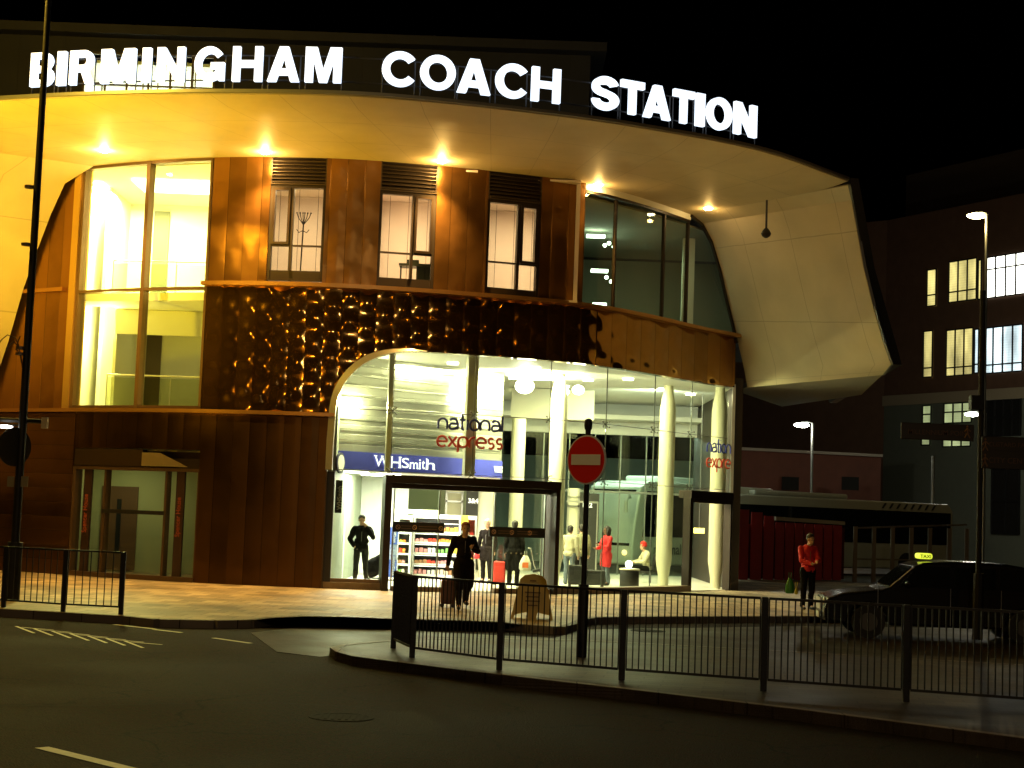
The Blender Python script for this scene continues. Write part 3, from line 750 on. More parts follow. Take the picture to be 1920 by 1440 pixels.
# ---- glass entrance hall
mull = [XA + .06] + [WX(x, 850) for x in (735, 890, 1035, 1145, 1236, 1305)] + [XGE]
ZJ = (.16, 2.92, 4.44)
PXa, PXb = WX(716, 1000), WX(1034, 1000)      # first portal
QXa, QXb = WX(1291, 1000), XGE
def gtop(x): return archz(x) + .02
fn = []
for i, (a, b) in enumerate(zip(mull[:-1], mull[1:])):
    aa, bb = a + .012, b - .012
    m = MB(); xs = frange(aa, bb, .18); m.curtain(xs, lambda x: max(min(ZJ[2] + .012, archz(x) - .02), 4.2), archz, -.2, -.185); m.build('glass_pane', GLASS, B)
    m = MB(); m.curtain(frange(aa, bb, .5), ZJ[1] + .012, min(ZJ[2] - .012, 9), -.2, -.185); m.build('glass_pane', GLASS, B)
    lo = [(aa, bb)]
    for p0, p1 in ((PXa, PXb), (QXa, QXb)):
        nl = []
        for s0, s1 in lo:
            if p1 <= s0 or p0 >= s1: nl.append((s0, s1))
            else:
                if s0 < p0: nl.append((s0, p0))
                if p1 < s1: nl.append((p1, s1))
        lo = nl
    for s0, s1 in lo:
        if s1 - s0 > .08: m = MB(); m.curtain(frange(s0, s1, .5), ZJ[0], ZJ[1] - .012, -.2, -.185); m.build('glass_pane', GLASS, B)
# white fins behind joints, and point fixings
for i, x in enumerate(mull[1:-1]):
    if i < 2:
        m = MB(); m.curtain([x - .1, x + (.02 if i == 0 else .16)], 2.9 if i == 1 else ZJ[1], ZG, -.75, -.5); m.build('glass_fin', mat('white_fin', (.75, .75, .68), .4), B)
    m = MB()
    for z in ZJ[1:]:
        for sx in (-.085, .085):
            for sz in (-.075, .075):
                p = W3(x + sx, z + sz, -.17); m.ball(p, .022, 8)
        m.tube([W3(x - .085, z - .075, -.22), W3(x + .085, z + .075, -.22)], .012, 6); m.tube([W3(x - .085, z + .075, -.22), W3(x + .085, z - .075, -.22)], .012, 6)
    m.build('glass_fixing', mat('steel_fixing', (.15, .15, .14), .3, .8), B)
# joints
m = MB()
for x in mull[1:-1]: m.curtain([x - .008, x + .008], ZJ[1] if PXa < x < PXb else ZJ[0], gtop, -.2, -.18)
for z in ZJ[1:]: m.curtain(frange(mull[0], mull[-1], .5), z - .008, z + .008, -.2, -.183)
m.build('glass_joint', mat('grey_silicone', (.12, .14, .12), .5), B)
# plinth / stone sill
m = MB()
m.curtain(frange(PXb - .05, QXa, .4), .0, .16, -.3, .12); m.build('plinth', STONE, B); m = MB()
m.curtain(frange(XA - .12, PXa, .5), 0.0, .16, -.3, .05)
m.build('plinth', STONE, B)
m = MB(); m.curtain([PXa + .25, WX(822, 1100)], 0, .12, .02, .3); m.curtain([WX(920, 1100), PXb - .06], 0, .12, .02, .3); m.build('door_step', STONE, B)
m = MB(); m.curtain(frange(XA, PXa, .5), ZJ[0], ZJ[0] + .09, -.25, -.1); m.build('glazing_frame', mat('bronze_sill', (.2, .13, .07), .35, .7), B)
# portals
def portal(x0, x1, zt, j=.16, head=.2, depth=.42, o0=-.35):
    f = MB(); f.curtain([x0, x0 + j], 0, zt, o0, depth); f.curtain([x1 - j * .6, x1], 0, zt, o0, depth)
    f.curtain(frange(x0, x1, .5), zt + .001, zt + head, -.35, depth + .03)
    f.curtain(frange(x0 + j + .001, x1 - j * .6 - .001, .5), zt - .12, zt - .001, -.2, .1)
    return f.build('entrance_portal', BRONZE, B)
po = portal(PXa, PXb, WP(880, 903).z - .12)
zpt = WP(880, 903).z - .12
pq = portal(QXa, QXb, 2.62, .10, .22, .04, -.2)
for fx in (.255, .40, .62, .8):
    x = PXa + (PXb - PXa) * fx
for a, b in ((.06, .33), (.65, .96)):
    x0 = PXa + (PXb - PXa) * a; x1 = PXa + (PXb - PXa) * b
    g_ = MB(); g_.curtain(frange(x0, x1, .5), .06, zpt - .13, -.02, .0); lf = g_.build('door_leaf', GLASS, B)
    e = MB(); e.curtain([x0, x0 + .03], .04, zpt - .13, -.04, .02); e.curtain([x1 - .03, x1], .04, zpt - .13, -.04, .02); e.build('leaf_edge', mat('pale_steel_edge', (.5, .52, .48), .3, .8), lf)
    zb = 1.56 if a < .5 else 1.52
    xb0, xb1 = (x0, x1 + .12) if a < .5 else (x0 - .12, x1 - .02)
    e = MB(); e.curtain(frange(xb0, xb1, .5), zb - .12, zb + .13, .021, .05); br = e.build('notice_band', BLACK, lf)
    t_ = MB()
    for q in ((.1, .42, .93) if a < .5 else (.08, .4, .72)):
        c_ = W3(xb0 + (xb1 - xb0) * q, zb, .06); pts = [c_ + Vector((.05 * math.cos(k * .5236), 0, .05 * math.sin(k * .5236))) for k in range(13)]
        t_.tube(pts, .009, 5); t_.tube([c_ + Vector((-.035, 0, .035)), c_ + Vector((.035, 0, -.035))], .008, 5)
    t_.build('notice_mark', mat('buff_marking', (.45, .28, .2), .6), br)
    t_ = MB()
    for q in ((.16, .36), (.5, .86)):
        for dz in (.03, -.03): t_.curtain([xb0 + (xb1 - xb0) * q[0], xb0 + (xb1 - xb0) * q[1]], zb + dz - .008, zb + dz + .008, .052, .055)
    t_.build('notice_mark', mat('dim_marking', (.16, .1, .07), .6), br)
    dts = MB()
    for k in range(10): dts.ball(W3(x0 + (x1 - x0) * (k + .5) / 10, 1.0, .02), .022, 6, (1, .2, 1))
    if a > .5: dts.build('safety_dots', mat('etched_dots', (.4, .4, .36), .7), lf)
# floor, ceiling and rear of the hall
m = MB()
gp = [(x, wd(x) + .12) for x in frange(XA - .1, XGE, .5)]
m.prism([(x, y) for x, y in gp] + [(XGE, 57), (XA - .1, 57)], -.02, .02); m.build('hall_floor', TILE, B)
m = MB(); m.prism([(x, y + .3) for x, y in gp] + [(XGE, 57), (XA - .1, 57)], ZG + .02, ZG + .12); m.build('hall_ceiling', WHITE, B)
m = MB(); m.b2(XGE + .02, XGE + .3, wd(XGE) + .3, 57, 0, ZG + .3); m.build('side_wall', mat('dark_side_cladding', (.05, .04, .03), .5, .3), B)
m = MB(); m.b2(XGE - .03, XGE + .05, wd(XGE) + .1, wd(XGE) + .29, 0, ZG + .1); m.build('corner_trim', SATIN, B)
HL = emat('hall_lamp_glow', (1, .97, .72), 14)
spots = [(-3.4, 43.2), (-1.6, 42.6), (-2.4, 44.0), (.3, 44.0), (.6, 43), (2.2, 46.2), (4.6, 48.5), (3.3, 45.4), (5.6, 50), (1.6, 48.8)]
m = MB()
for x, y in spots: m.lathe((x, y, ZG - .03), [(.15, 0), (.15, .05)], 14)
m.b2(-.1, 1.5, 45.2, 46.2, ZG - .06, ZG - .01)
m.build('ceiling_lamp', HL, B)
for x, y, pw in ((-2.2, 43.2, 420), (.7, 45.0, 700), (3.2, 47.2, 300), (5.2, 49.6, 80), (1.5, 51.5, 520)):
    light('hall_light', 'AREA', (x, y, ZG - .08), pw, HALL, B, 1.6)
light('hall_light', 'SPOT', (.35, 43.6, ZG - .45), 2000, HALL, B, .2, rot=(R(78), 0, 0), spot=R(168), blend=.3); light('hall_light', 'POINT', (-4.0, 41.6, ZG - 1.3), 420, HALL, B, .1)  # bare point light by the arch added to brighten the steel wall
light('hall_light', 'SPOT', (4.4, 48.6, ZG - .4), 380, (.9, 1, .7), B, .2, rot=(R(70), 0, 0), spot=R(160), blend=.3)
m = MB(); m.ball((.35, 44.1, ZG - .42), .26, 16, (1, 1, .8)); m.tube([(.35, 44.1, ZG - .2), (.35, 44.1, ZG)], .02, 6)
for x, y in ((1.5, 46.4), (1.9, 45.6)): m.ball((x, y, ZG - .35), .17, 14, (1, 1, .8))
m.build('pendant_lamp', emat('pendant_glow', (1, 1, .8), 22), B, smooth=True)
# stainless wall over the shop, blue fascia is a thing of its own
SA, SB = Vector((P(640, 870, 41.5).x - .1, 41.5, 0)), Vector((P(938, 880, 45).x, 45.0, 0))
def SW(t, z, off=0.0):
    p = SA.lerp(SB, t); n = Vector((SB - SA)).normalized(); n = Vector((n.y, -n.x, 0)); p = p + n * off; p.z = z; return p
sdir = (SB - SA).normalized()
m = MB(); rows = [[SW(t, z) for z in (3.46, ZG)] for t in (0, .25, .5, .75, 1)]
m.slab([SW(0, 3.46), SW(1, 3.46), SW(1, ZG), SW(0, ZG)], (0, .12, 0)); m.b2(SB.x - .12, SB.x, SB.y + .13, 51, 3.46, ZG)
m.build('steel_wall', STEEL, B)
m = MB()
for k in range(1, 9): z = 3.46 + k * .28; m.slab([SW(.0, z, .015), SW(1, z, .015), SW(1, z + .02, .015), SW(0, z + .02, .015)], (0, -.02, 0))
m.build('steel_wall_rib', mat('bright_rib', (.8, .8, .72), .25, .9), B)
# three free-standing white columns
def column(px, d, r=.235):
    p = G(px, 1100, 0); x = P(px, 1100, d).x
    m = MB(); m.lathe((x, d, 0), [(r*.66, .02), (r*.66, .32), (r*.74, .42), (r, .8), (r, 5.25), (r*.82, 5.55), (r*.64, 5.75), (r*.6, ZG + .02)], 28)
    return m.build('column', mat('column_paint', (.72, .70, .52), .45), B, smooth=True)
column(1037, 44.8); column(1243, 47.4); column(1341, 47.5); column(905, 49.5); column(962, 53)
# rear screen of the hall: bulkhead, mullions and gate portals
m = MB(); m.b2(-.6, XGE, 56.0, 56.3, 4.9, ZG + .02); m.b2(-.6, XGE, 54.6, 55.98, 5.35, 5.5); m.build('bulkhead', WHITE, B)
m = MB(); m.b2(XA - .1, -.62, 56.0, 56.2, 0, ZG); m.b2(XA - .3, XA - .1, 41, 56.2, 0, ZG); m.build('rear_wall', mat('grey_green_wall', (.2, .23, .17), .6), B)
m = MB(); m.b2(.0, 2.6, 50.0, 50.4, 5.0, ZG); m.build('bulkhead', CREAM, B)
m = MB()
for i in range(8): x = -.6 + i * .9; m.b2(x - .02, x + .02, 56.05, 56.15, 0, 4.9)
m.b2(-.6, XGE, 56.04, 56.16, 2.85, 2.93)
m.build('rear_mullion', mat('mullion_grey', (.2, .22, .2), .4, .6), B)
m = MB(); m.b2(-.6, XGE, 56.2, 56.21, 0, 4.9); m.build('rear_glazing', GLASS, B)
def gate(px0, px1, num, d=54.0):
    x0, x1 = P(px0, 990, d).x, P(px1, 990, d).x
    f = MB(); f.b2(x0, x1, d, d + .3, .02, 2.75); go = f.build('gate_pier', mat('black_gate_panel', (.02, .02, .018), .4), B)
    text_obj('gate_number', num, .21, .01, emat('gate_number_white', (1, 1, .9), 1.2), (x0 + .06, d - .012, 2.3), (1, 0, 0), go, .006)
    return go
gate(872, 894, '3&4', 52); gate(898, 916, '5&6', 55.5); gate(1086, 1122, '1&2', 52)
def gate_door(px0, px1, d):
    x0, x1 = P(px0, 1000, d).x, P(px1, 1000, d).x
    m = MB(); m.b2(x0, x1, d, d + .08, .02, 2.9); m.build('gate_door', mat('pale_gate_door', (.62, .6, .45), .5), B)
    m = MB(); m.b2(x0, x0 + .06, d - .04, d - .01, .02, 2.9); m.b2(x1 - .06, x1, d - .04, d - .01, .02, 2.9); m.b2(x0, x1, d - .04, d - .01, 2.3, 2.36); m.b2(x0, x1, d - .04, d - .01, 2.6, 2.64); m.build('gate_frame', mat('steel_gate_frame', (.5, .5, .45), .3, .8), B)
gate_door(833, 866, 52.2); gate_door(1062, 1085, 52.2)
m = MB(); a = P(1062, 940, 51.8); b = P(1122, 940, 51.8); m.b2(a.x, b.x, 51.75, 51.8, a.z - .03, a.z + .03); m.b2(b.x - .04, b.x, 51.75, 51.8, 0, a.z); m.build('gate_frame', mat('steel_gate_frame', (.5, .5, .45), .3, .8), B)
# downlights under the canopy (lit lamps)
DG = emat('downlight_glow', (1, .86, .5), 60)
for px, py, pw in ((195, 283, 170), (497, 279, 170), (828, 296, 170), (1122, 347, 60), (1330, 391, 34)):
    p = G(px, py + (7 if px in (497, 828) else 0), ZS - .03)
    if px == 1330: p = inner_r[0] + Vector((.35, -1.0, -.03))
    m = MB(); m.lathe((p.x, p.y, ZS - .06), [(.09, 0), (.12, .03), (.12, .07)], 16); dl = m.build('downlight', DG, B)
    light('downlight_beam', 'POINT', (p.x, p.y, ZS - .22), pw * .55, (1, .60, .16), B, .05)
    light('downlight_beam', 'SPOT', (p.x, p.y, ZS - .12), (160 if px == 1330 else pw * 20), (1, .56, .14), B, .08, spot=R(92), blend=.8)
# hanging camera under the canopy
p = P(1438, 370, 42.6); q = P(1437, 438, 42.6)
CC = empty('security_camera', 'dark security camera hanging on a thin drop pole from the canopy soffit', 'camera')
m = MB(); m.tube([(p.x, p.y, ZS - .03), (p.x, p.y, q.z + .1)], .03, 8); m.build('drop_pole', DARK, CC)
m = MB(); m.lathe((p.x, p.y, q.z - .12), [(.04, 0), (.11, .05), (.14, .12), (.1, .2), (.05, .26)], 16); m.build('camera_dome', DARK, CC, smooth=True)

# ================================================================ ROOF LETTERS
RS = empty('roof_sign', 'large glowing white letters BIRMINGHAM COACH STATION standing on the canopy edge', 'sign')
LM = emat('lit_letter_face', (.74, .86, 1.0), 1.7)
spans = [('B', 57, 101), ('I', 107, 123), ('R', 130, 176), ('M', 188, 254), ('I', 266, 282), ('N', 293, 346), ('G', 363, 421), ('H', 434, 492), ('A', 500, 562), ('M', 570, 641),
         ('C', 714, 778), ('O', 786, 855), ('A', 856, 921), ('C', 928, 989), ('H', 996, 1052),
         ('S', 1110, 1162), ('T', 1164, 1209), ('A', 1207, 1259), ('T', 1263, 1303), ('I', 1306, 1322), ('O', 1326, 1374), ('N', 1378, 1420)]
def sign_pt(px):
    X = 0; d = 36
    for _ in range(30):
        q = P(px, 150, d); d = .5 * d + .5 * (rimd(q.x) + .28)
    return P(px, 150, d)
def arc(cx, cy, rx, ry, a0, a1, n=14): return [(cx + rx*math.cos(R(a0+(a1-a0)*i/n)), cy + ry*math.sin(R(a0+(a1-a0)*i/n))) for i in range(n+1)]
def block_letter(ch):
    s_ = .215
    L = {'I': [[(0, 0), (.24, 0), (.24, 1), (0, 1)]],
         'H': [[(0, 0), (s_, 0), (s_, .41), (.64, .41), (.64, 0), (.855, 0), (.855, 1), (.64, 1), (.64, .60), (s_, .60), (s_, 1), (0, 1)]],
         'T': [[(.29, 0), (.53, 0), (.53, .79), (.82, .79), (.82, 1), (0, 1), (0, .79), (.29, .79)]],
         'N': [[(0, 0), (.22, 0), (.22, .62), (.60, 0), (.84, 0), (.84, 1), (.62, 1), (.62, .38), (.24, 1), (0, 1)]],
         'M': [[(0, 0), (.22, 0), (.22, .64), (.39, 0), (.61, 0), (.78, .64), (.78, 0), (1, 0), (1, 1), (.68, 1), (.5, .36), (.32, 1), (0, 1)]],
         'A': [[(0, 0), (.25, 0), (.31, .19), (.61, .19), (.67, 0), (.92, 0), (.59, 1), (.33, 1)], [(.37, .37), (.55, .37), (.46, .70)]],
         'O': [arc(.5, .5, .5, .52, 0, 360, 32)[:-1], arc(.5, .5,   .275, .32, 0, 360, 28)[:-1]],
         'C': [arc(.5, .5, .5, .52, 38, 322, 30) + arc(.5, .5, .28, .32, 322, 38, 26)],
         'G': [arc(.5, .5, .5, .52, 38, 300, 28) + [(.80, 0), (.98, 0), (.98, .54), (.54, .54), (.54, .36), (.76, .36)] + arc(.5, .5, .28, .32, 318, 38, 24)],
         'S': [arc(.42, .71, .42, .31, 15, 180, 12) + arc(.40, .66, .40, .24, 190, 250, 6) + arc(.40, .30, .20, .10, 80, -90, 8) + arc(.42, .32, .20, .12, -100, -170, 5) + arc(.43, .30, .43, .32, 180, 360, 16) + arc(.45, .30, .41, .27, 10, 70, 6) + arc(.44, .70, .22, .09, 260, 90, 10) + arc(.42, .68, .18, .12, 80, 20, 5)],
         'B': [[(0, 0), (.5, 0)] + arc(.52, .28, .33, .28, -80, 75, 10) + arc(.50, .74, .30, .26, -60, 90, 10) + [(0, 1)], [(.235, .19), (.235, .42)] + arc(.5, .305, .11, .115, 90, -90, 8), [(.235, .60), (.235, .82)] + arc(.48, .71, .10, .11, 90, -90, 8)],
         'R': [[(0, 0), (.235, 0), (.235, .38), (.42, .38), (.60, 0), (.87, 0), (.66, .42)] + arc(.54, .70, .31, .30, -50, 90, 12) + [(0, 1)], [(.235, .57), (.235, .81)] + arc(.5, .69, .12, .12, 90, -90, 8)]}[ch]
    cu = bpy.data.curves.new('letter', 'CURVE'); cu.dimensions = '2D'; cu.fill_mode = 'BOTH'; cu.extrude = .05
    for lp in L:
        sp_ = cu.splines.new('POLY'); sp_.points.add(len(lp) - 1); sp_.use_cyclic_u = True
        for q, (x, y) in zip(sp_.points, lp): q.co = (x, y, 0, 1)
    o_ = bpy.data.objects.new('letter', cu); COL.objects.link(o_)
    me_ = bpy.data.meshes.new_from_object(o_.evaluated_get(bpy.context.evaluated_depsgraph_get()))
    bpy.data.objects.remove(o_); bpy.data.curves.remove(cu)
    return me_
railp = []
for ch, a, b in spans:
    pa, pb = sign_pt(a + (b - a) * .02), sign_pt(b - (b - a) * .02)
    me = block_letter(ch)
    xs_ = [v.co.x for v in me.vertices]; ys_ = [v.co.y for v in me.vertices]
    x0, x1, y0, y1 = min(xs_), max(xs_), min(ys_), max(ys_)
    t = Vector((pb.x - pa.x, pb.y - pa.y, 0)); L = t.length; t.normalize(); n = t.cross(Vector((0, 0, 1)))
    H = .77; zb = 11.14
    for v in me.vertices:
        u = (v.co.x - x0) / (x1 - x0) * L; w = (v.co.y - y0) / (y1 - y0) * H; dd = v.co.z
        v.co = Vector((pa.x, pa.y, zb)) + t * u + Vector((0, 0, w)) + n * dd
    me.materials.clear(); me.materials.append(LM); me.name = 'letter'
    o = bpy.data.objects.new('letter', me); COL.objects.link(o); o.parent = RS
    railp += [pa + Vector((0, .1, 0)), pb + Vector((0, .1, 0))]
m = MB()
for z in (11.2, 11.75):
    m.tube([(p.x, p.y + .02, z) for p in railp], .018, 5)
m.build('sign_rail', DARK, RS)
for p in railp: m = MB(); m.tube([(p.x, p.y + .02, ZS + .18), (p.x, p.y + .02, 11.75)], .016, 5); m.build('sign_support', DARK, RS)
from mathutils import noise as mnoise
# ================================================================ STREET LIGHTING (sodium), ADDED FLOODS
SG = emat('sodium_glow', (1, .55, .08), 60)
POSTM = mat('dark_post_paint', (.009, .008, .007), .5, 0, .25, bump=.3, bscale=30)
def lamp_post(name, label, x, y, h, ax, ay, power, col=SODIUM, tilt=0.0, r=.09, group=None, glow=None, soft=.12):
    E = empty(name, label, 'street lamp', (x, y, 0), group=group)
    m = MB(); m.tube([(0, 0, 0), (0, 0, 1.1)], r * 1.7, 12); m.tube([(0, 0, 1.1), (0, 0, h * .6), (tilt, 0, h - .5), (tilt + ax * .15, ay * .15, h - .1), (tilt + ax * .5, ay * .5, h + .05), (tilt + ax, ay, h + .1)], [r, r * .85, r * .7, r * .6, r * .5, r * .5], 10)
    m.build('pole', POSTM, E, smooth=True)
    a = math.atan2(ay, ax)
    m = MB(); m.box((tilt + ax * 1.0, ay * 1.0, h + .13), (.7, .26, .12), rz=a); m.build('lamp_head', POSTM, E, bevel=.03)
    m = MB(); m.box((tilt + ax * 1.0, ay * 1.0, h + .04), (.42, .18, .05), rz=a); m.build('lamp_glass', glow or SG, E)
    light('lamp_light', 'POINT', (tilt + ax * 1.0, ay * 1.0, h - .12), power, col, E, soft)
    return E
b = G(22, 1126, 0); topx = P(85, 95, b.y).x
LP = lamp_post('street_lamp', 'tall dark street lamp post at the left edge, carrying a round sign and an arm', b.x, b.y, 12.6, -2.6, -.4, 2600, (1, .62, .06), tilt=topx - b.x, r=.085)
lamp_post('street_lamp', 'sodium street lamp on the near pavement left of the view', -13.5, -5, 9.4, 1.2, .6, 1500)
lamp_post('street_lamp', 'street lamp behind the viewpoint, its light whitened to brighten the no entry sign', 1.5, -7, 9.6, 0, 1.2, 1900, (1, .84, .58))  # lamp light whitened and raised to brighten the no entry sign
lamp_post('street_lamp', 'sodium street lamp on the near pavement right of the view', 15.5, -4, 9.2, -1.2, .6, 350)
def added_flood(name, label, loc, target, power, col, ang):  # made-up lamps out of view, added to brighten the canopy
    E = empty(name, label, 'added floodlight', (loc[0], loc[1], 0))
    m = MB(); m.tube([(0, 0, 0), (0, 0, loc[2] - .2)], .06, 10); m.build('pole', POSTM, E)
    d = (Vector(target) - Vector(loc)).normalized(); q = d.to_track_quat('-Z', 'Y')
    m = MB(); m.box((0, 0, loc[2]), (.5, .2, .35), rz=math.atan2(d.y, d.x) - math.pi / 2); m.build('housing', POSTM, E, bevel=.02)
    lo = light('flood_beam', 'SPOT', Vector((0, 0, loc[2])) + d * .25, power, col, E, .25, spot=ang, blend=.9); lo.rotation_euler = q.to_euler()
    return E
added_flood('added_floodlight', 'added floodlight out of view on a short pole, lighting the left of the canopy', (-12.9, 31.0, .8), (-11.2, 37.8, 10.7), 12500, (1, .60, .025), R(88))
added_flood('added_floodlight', 'added floodlight out of view on a short pole, lighting the right of the canopy', (12.5, 31.0, .8), (2.0, 37.0, 11), 1100, (1, .50, .08), R(70))

# things carried on the left post
m = MB(); c = P(27, 838, b.y - .12); X = .46
D = empty('round_sign', 'round traffic sign seen from its dark back on the left lamp post', 'traffic sign')
q = Matrix.Rotation(R(38), 3, 'Z')
def disc(m, c, r, th, rz, n=32, r2=None, rzz=0):
    q = Matrix.Rotation(rz, 3, 'Z'); r2 = r2 or r
    f = [Vector(c) + q @ Vector((r * math.cos(6.28318 * i / n), -th / 2, r * math.sin(6.28318 * i / n))) for i in range(n)]
    k = [Vector(c) + q @ Vector((r * math.cos(6.28318 * i / n), th / 2, r * math.sin(6.28318 * i / n))) for i in range(n)]
    m.add(f + k, [tuple(range(n)), tuple(range(2*n-1, n-1, -1))] + [(i, (i+1) % n, n + (i+1) % n, n + i) for i in range(n)])
disc(m, c, .37, .015, R(52)); m.build('sign_plate', mat('sign_back', (.03, .03, .03), .5, .4), D)
m = MB(); m.beam(c + Vector((0, .04, .2)), P(34, 818, b.y), .03, .03); m.build('bracket', POSTM, D)
for px, lab in ((20, 'small grey sign plate on the left side of the lamp post'), (46, 'small grey sign plate on the right side of the lamp post')):
    c = P(px, 903, b.y - .1); o = MB().box(c, (.13, .02, .2)).build('sign_plate', mat('small_plate', (.2, .17, .1), .5), None); tag(o, lab, 'sign')
A = empty('post_arm', 'horizontal dark arm with a white lamp, crossing the left lamp post', 'lamp arm')
m = MB(); m.tube([P(-60, 783, b.y + .1), P(0, 787, b.y + .1), P(78, 790, b.y + .1)], .045, 8); m.tube([P(-40, 797, b.y), P(8, 797, b.y), P(40, 797, b.y)], .02, 6); m.build('arm', POSTM, A)
m = MB(); m.box(P(84, 793, b.y + .1), (.11, .1, .21)); m.build('end_box', mat('cream_box', (.6, .5, .3), .5), A)
m = MB(); m.ball(P(10, 800, b.y), .09, 10, (1.6, 1, .35)); m.build('lamp', emat('white_lamp_glow', (1, 1, .95), 14), A)
m = MB()
for a_, b_, c_ in (((38, 655), (14, 628), (-6, 650)), ((40, 680), (26, 640), (10, 660)), ((42, 690), (30, 655), (38, 630))):
    m.tube([P(*a_, b.y), P((a_[0]+b_[0])/2 + 3, (a_[1]+b_[1])/2 - 8, b.y), P(*b_, b.y), P((c_[0]+b_[0])/2, (c_[1]+b_[1])/2 - 3, b.y), P(*c_, b.y)], .012, 5)
for y in (652, 663, 350, 458): m.lathe(P(40 + (640 - y) * .055, y, b.y) + Vector((0, 0, -.03)), [(.10, 0), (.10, .05)], 12)
m.build('loose_cable', mat('cable_brown', (.08, .05, .03), .4, .3), LP).location = -Vector((LP.location.x, LP.location.y, 0))

# ================================================================ PEDESTRIAN RAILINGS
def railing(label, pts, h, pitch, group=None, post=.075, skip=0):
    E = empty('pedestrian_railing', label, 'railing')
    for i, p in enumerate(pts):
        m = MB(); m.box((p.x, p.y, h / 2 - .03), (post, post, h + .05)); m.build('post', POSTM, E, bevel=.008)
    for a, c_ in zip(pts[:-1], pts[1:]):
        d = c_ - a; L = d.length; t = d / L; m = MB()
        a2 = a + t * (post * .7); c2 = c_ - t * (post * .7)
        for z in (.13, h - .02): m.beam((a2.x, a2.y, z), (c2.x, c2.y, z), .035, .03)
        n = int((L - .1) / pitch)
        for k in range(n + 1):
            q = a2.lerp(c2, k / n); m.beam((q.x, q.y, .131), (q.x, q.y, h - .021), .015, .015)
        m.build('panel', POSTM, E)
    return E
fp = [P(740, 1211, 1), ]
def rp(px, py, d): v = G(px, py, 0); w = P(px, py, d); return Vector((w.x, d, 0))
RP = [rp(740, 1150, 23.1), rp(776, 1150, 21.75), rp(939, 1170, 20.5), rp(1168, 1190, 19.75), rp(1433, 1200, 19.1), rp(1700, 1200, 18.5), rp(1985, 1200, 17.9)]
railing('black pedestrian guard railing on the paved island in the centre foreground', RP, 1.10, .0765)
RL = [rp(-150, 1080, 28.9), rp(10, 1080, 28.5), rp(122, 1083, 28.0), rp(230, 1090, 27.8)]
railing('short run of black pedestrian railing on the pavement by the left lamp post', RL, 1.08, .122)

# ================================================================ NO ENTRY SIGN
sb = G(1090, 1232, 0)
NE = empty('no_entry_sign', 'round red no entry sign with a white bar on a dark post', 'road sign')
st = P(1103, 803, sb.y)
m = MB(); m.tube([(sb.x, sb.y, 0), (sb.x, sb.y, 1.02)], .075, 12); m.tube([(sb.x, sb.y, 1.02), (sb.x + (st.x - sb.x) * .3, sb.y, 1.8), (st.x, sb.y, st.z)], .038, 12); m.build('post', POSTM, NE, smooth=True)
m = MB(); m.lathe((st.x, sb.y, st.z), [(.05, -.02), (.06, .04), (.05, .12), (.02, .14)], 14); m.build('post_cap', POSTM, NE)
c = P(1100, 862, sb.y - .09); rz = R(-42)
m = MB(); disc(m, c, .35, .02, rz, 40); fa = m.build('sign_face', mat('sign_rim', (.75, .75, .72), .4), NE)
nrm = Matrix.Rotation(rz, 3, 'Z') @ Vector((0, -1, 0)); tx = Matrix.Rotation(rz, 3, 'Z') @ Vector((1, 0, 0))
m = MB(); disc(m, c + nrm * .014, .328, .006, rz, 40); m.build('red_disc', mat('sign_red', (.75, .02, .012), .35), fa)
m = MB(); m.slab([c + nrm * .02 + tx * a_ + Vector((0, 0, z)) for a_, z in ((-.265, -.075), (.265, -.075), (.265, .075), (-.265, .075))], nrm * .004); m.build('white_bar', mat('sign_white', (.8, .8, .78), .4), fa)

# ================================================================ PEOPLE
SKIN = mat('skin', (.55, .33, .22), .5); SKIN2 = mat('skin_brown', (.22, .11, .06), .5)
HAIR = mat('dark_hair', (.015, .01, .008), .6); HAIRR = mat('red_brown_hair', (.25, .05, .02), .6)
def blob_mesh(name, parts, vox, m, sm=4):
    mb = MB()
    for p in parts:
        if p[0] == 'c':
            _, a, r0, b_, r1 = p; a = Vector(a); b_ = Vector(b_)
            mb.tube([a, b_], [r0, r1], 12); mb.ball(a, r0, 10); mb.ball(b_, r1, 10)
        elif p[0] == 'e': mb.ball(p[1], 1.0, 14, p[2])
    me = bpy.data.meshes.new('t'); me.from_pydata([tuple(v) for v in mb.v], [], [tuple(f) for f in mb.f])
    o = bpy.data.objects.new('t', me); COL.objects.link(o)
    md = o.modifiers.new('r', 'REMESH'); md.mode = 'VOXEL'; md.voxel_size = vox; md.use_smooth_shade = True
    md = o.modifiers.new('s', 'SMOOTH'); md.iterations = sm; md.factor = .5
    me2 = bpy.data.meshes.new_from_object(o.evaluated_get(bpy.context.evaluated_depsgraph_get())); bpy.data.objects.remove(o)
    me2.name = name; me2.materials.clear(); me2.materials.append(m)
    for p in me2.polygons: p.use_smooth = True
    if name in ('coat', 'trousers', 'holdall'):
        ns_ = [v.normal.copy() for v in me2.vertices]; sd = Vector((random.uniform(0, 50), 0, 0))
        for v, n_ in zip(me2.vertices, ns_):
            q_ = v.co; f_ = mnoise.noise(Vector((q_.x * 9, q_.y * 9, q_.z * 5)) + sd) * .016 + abs(mnoise.noise(Vector((q_.x * 16, q_.y * 16, q_.z * 26)) + sd)) * .014
            v.co = q_ + n_ * f_
    return me2
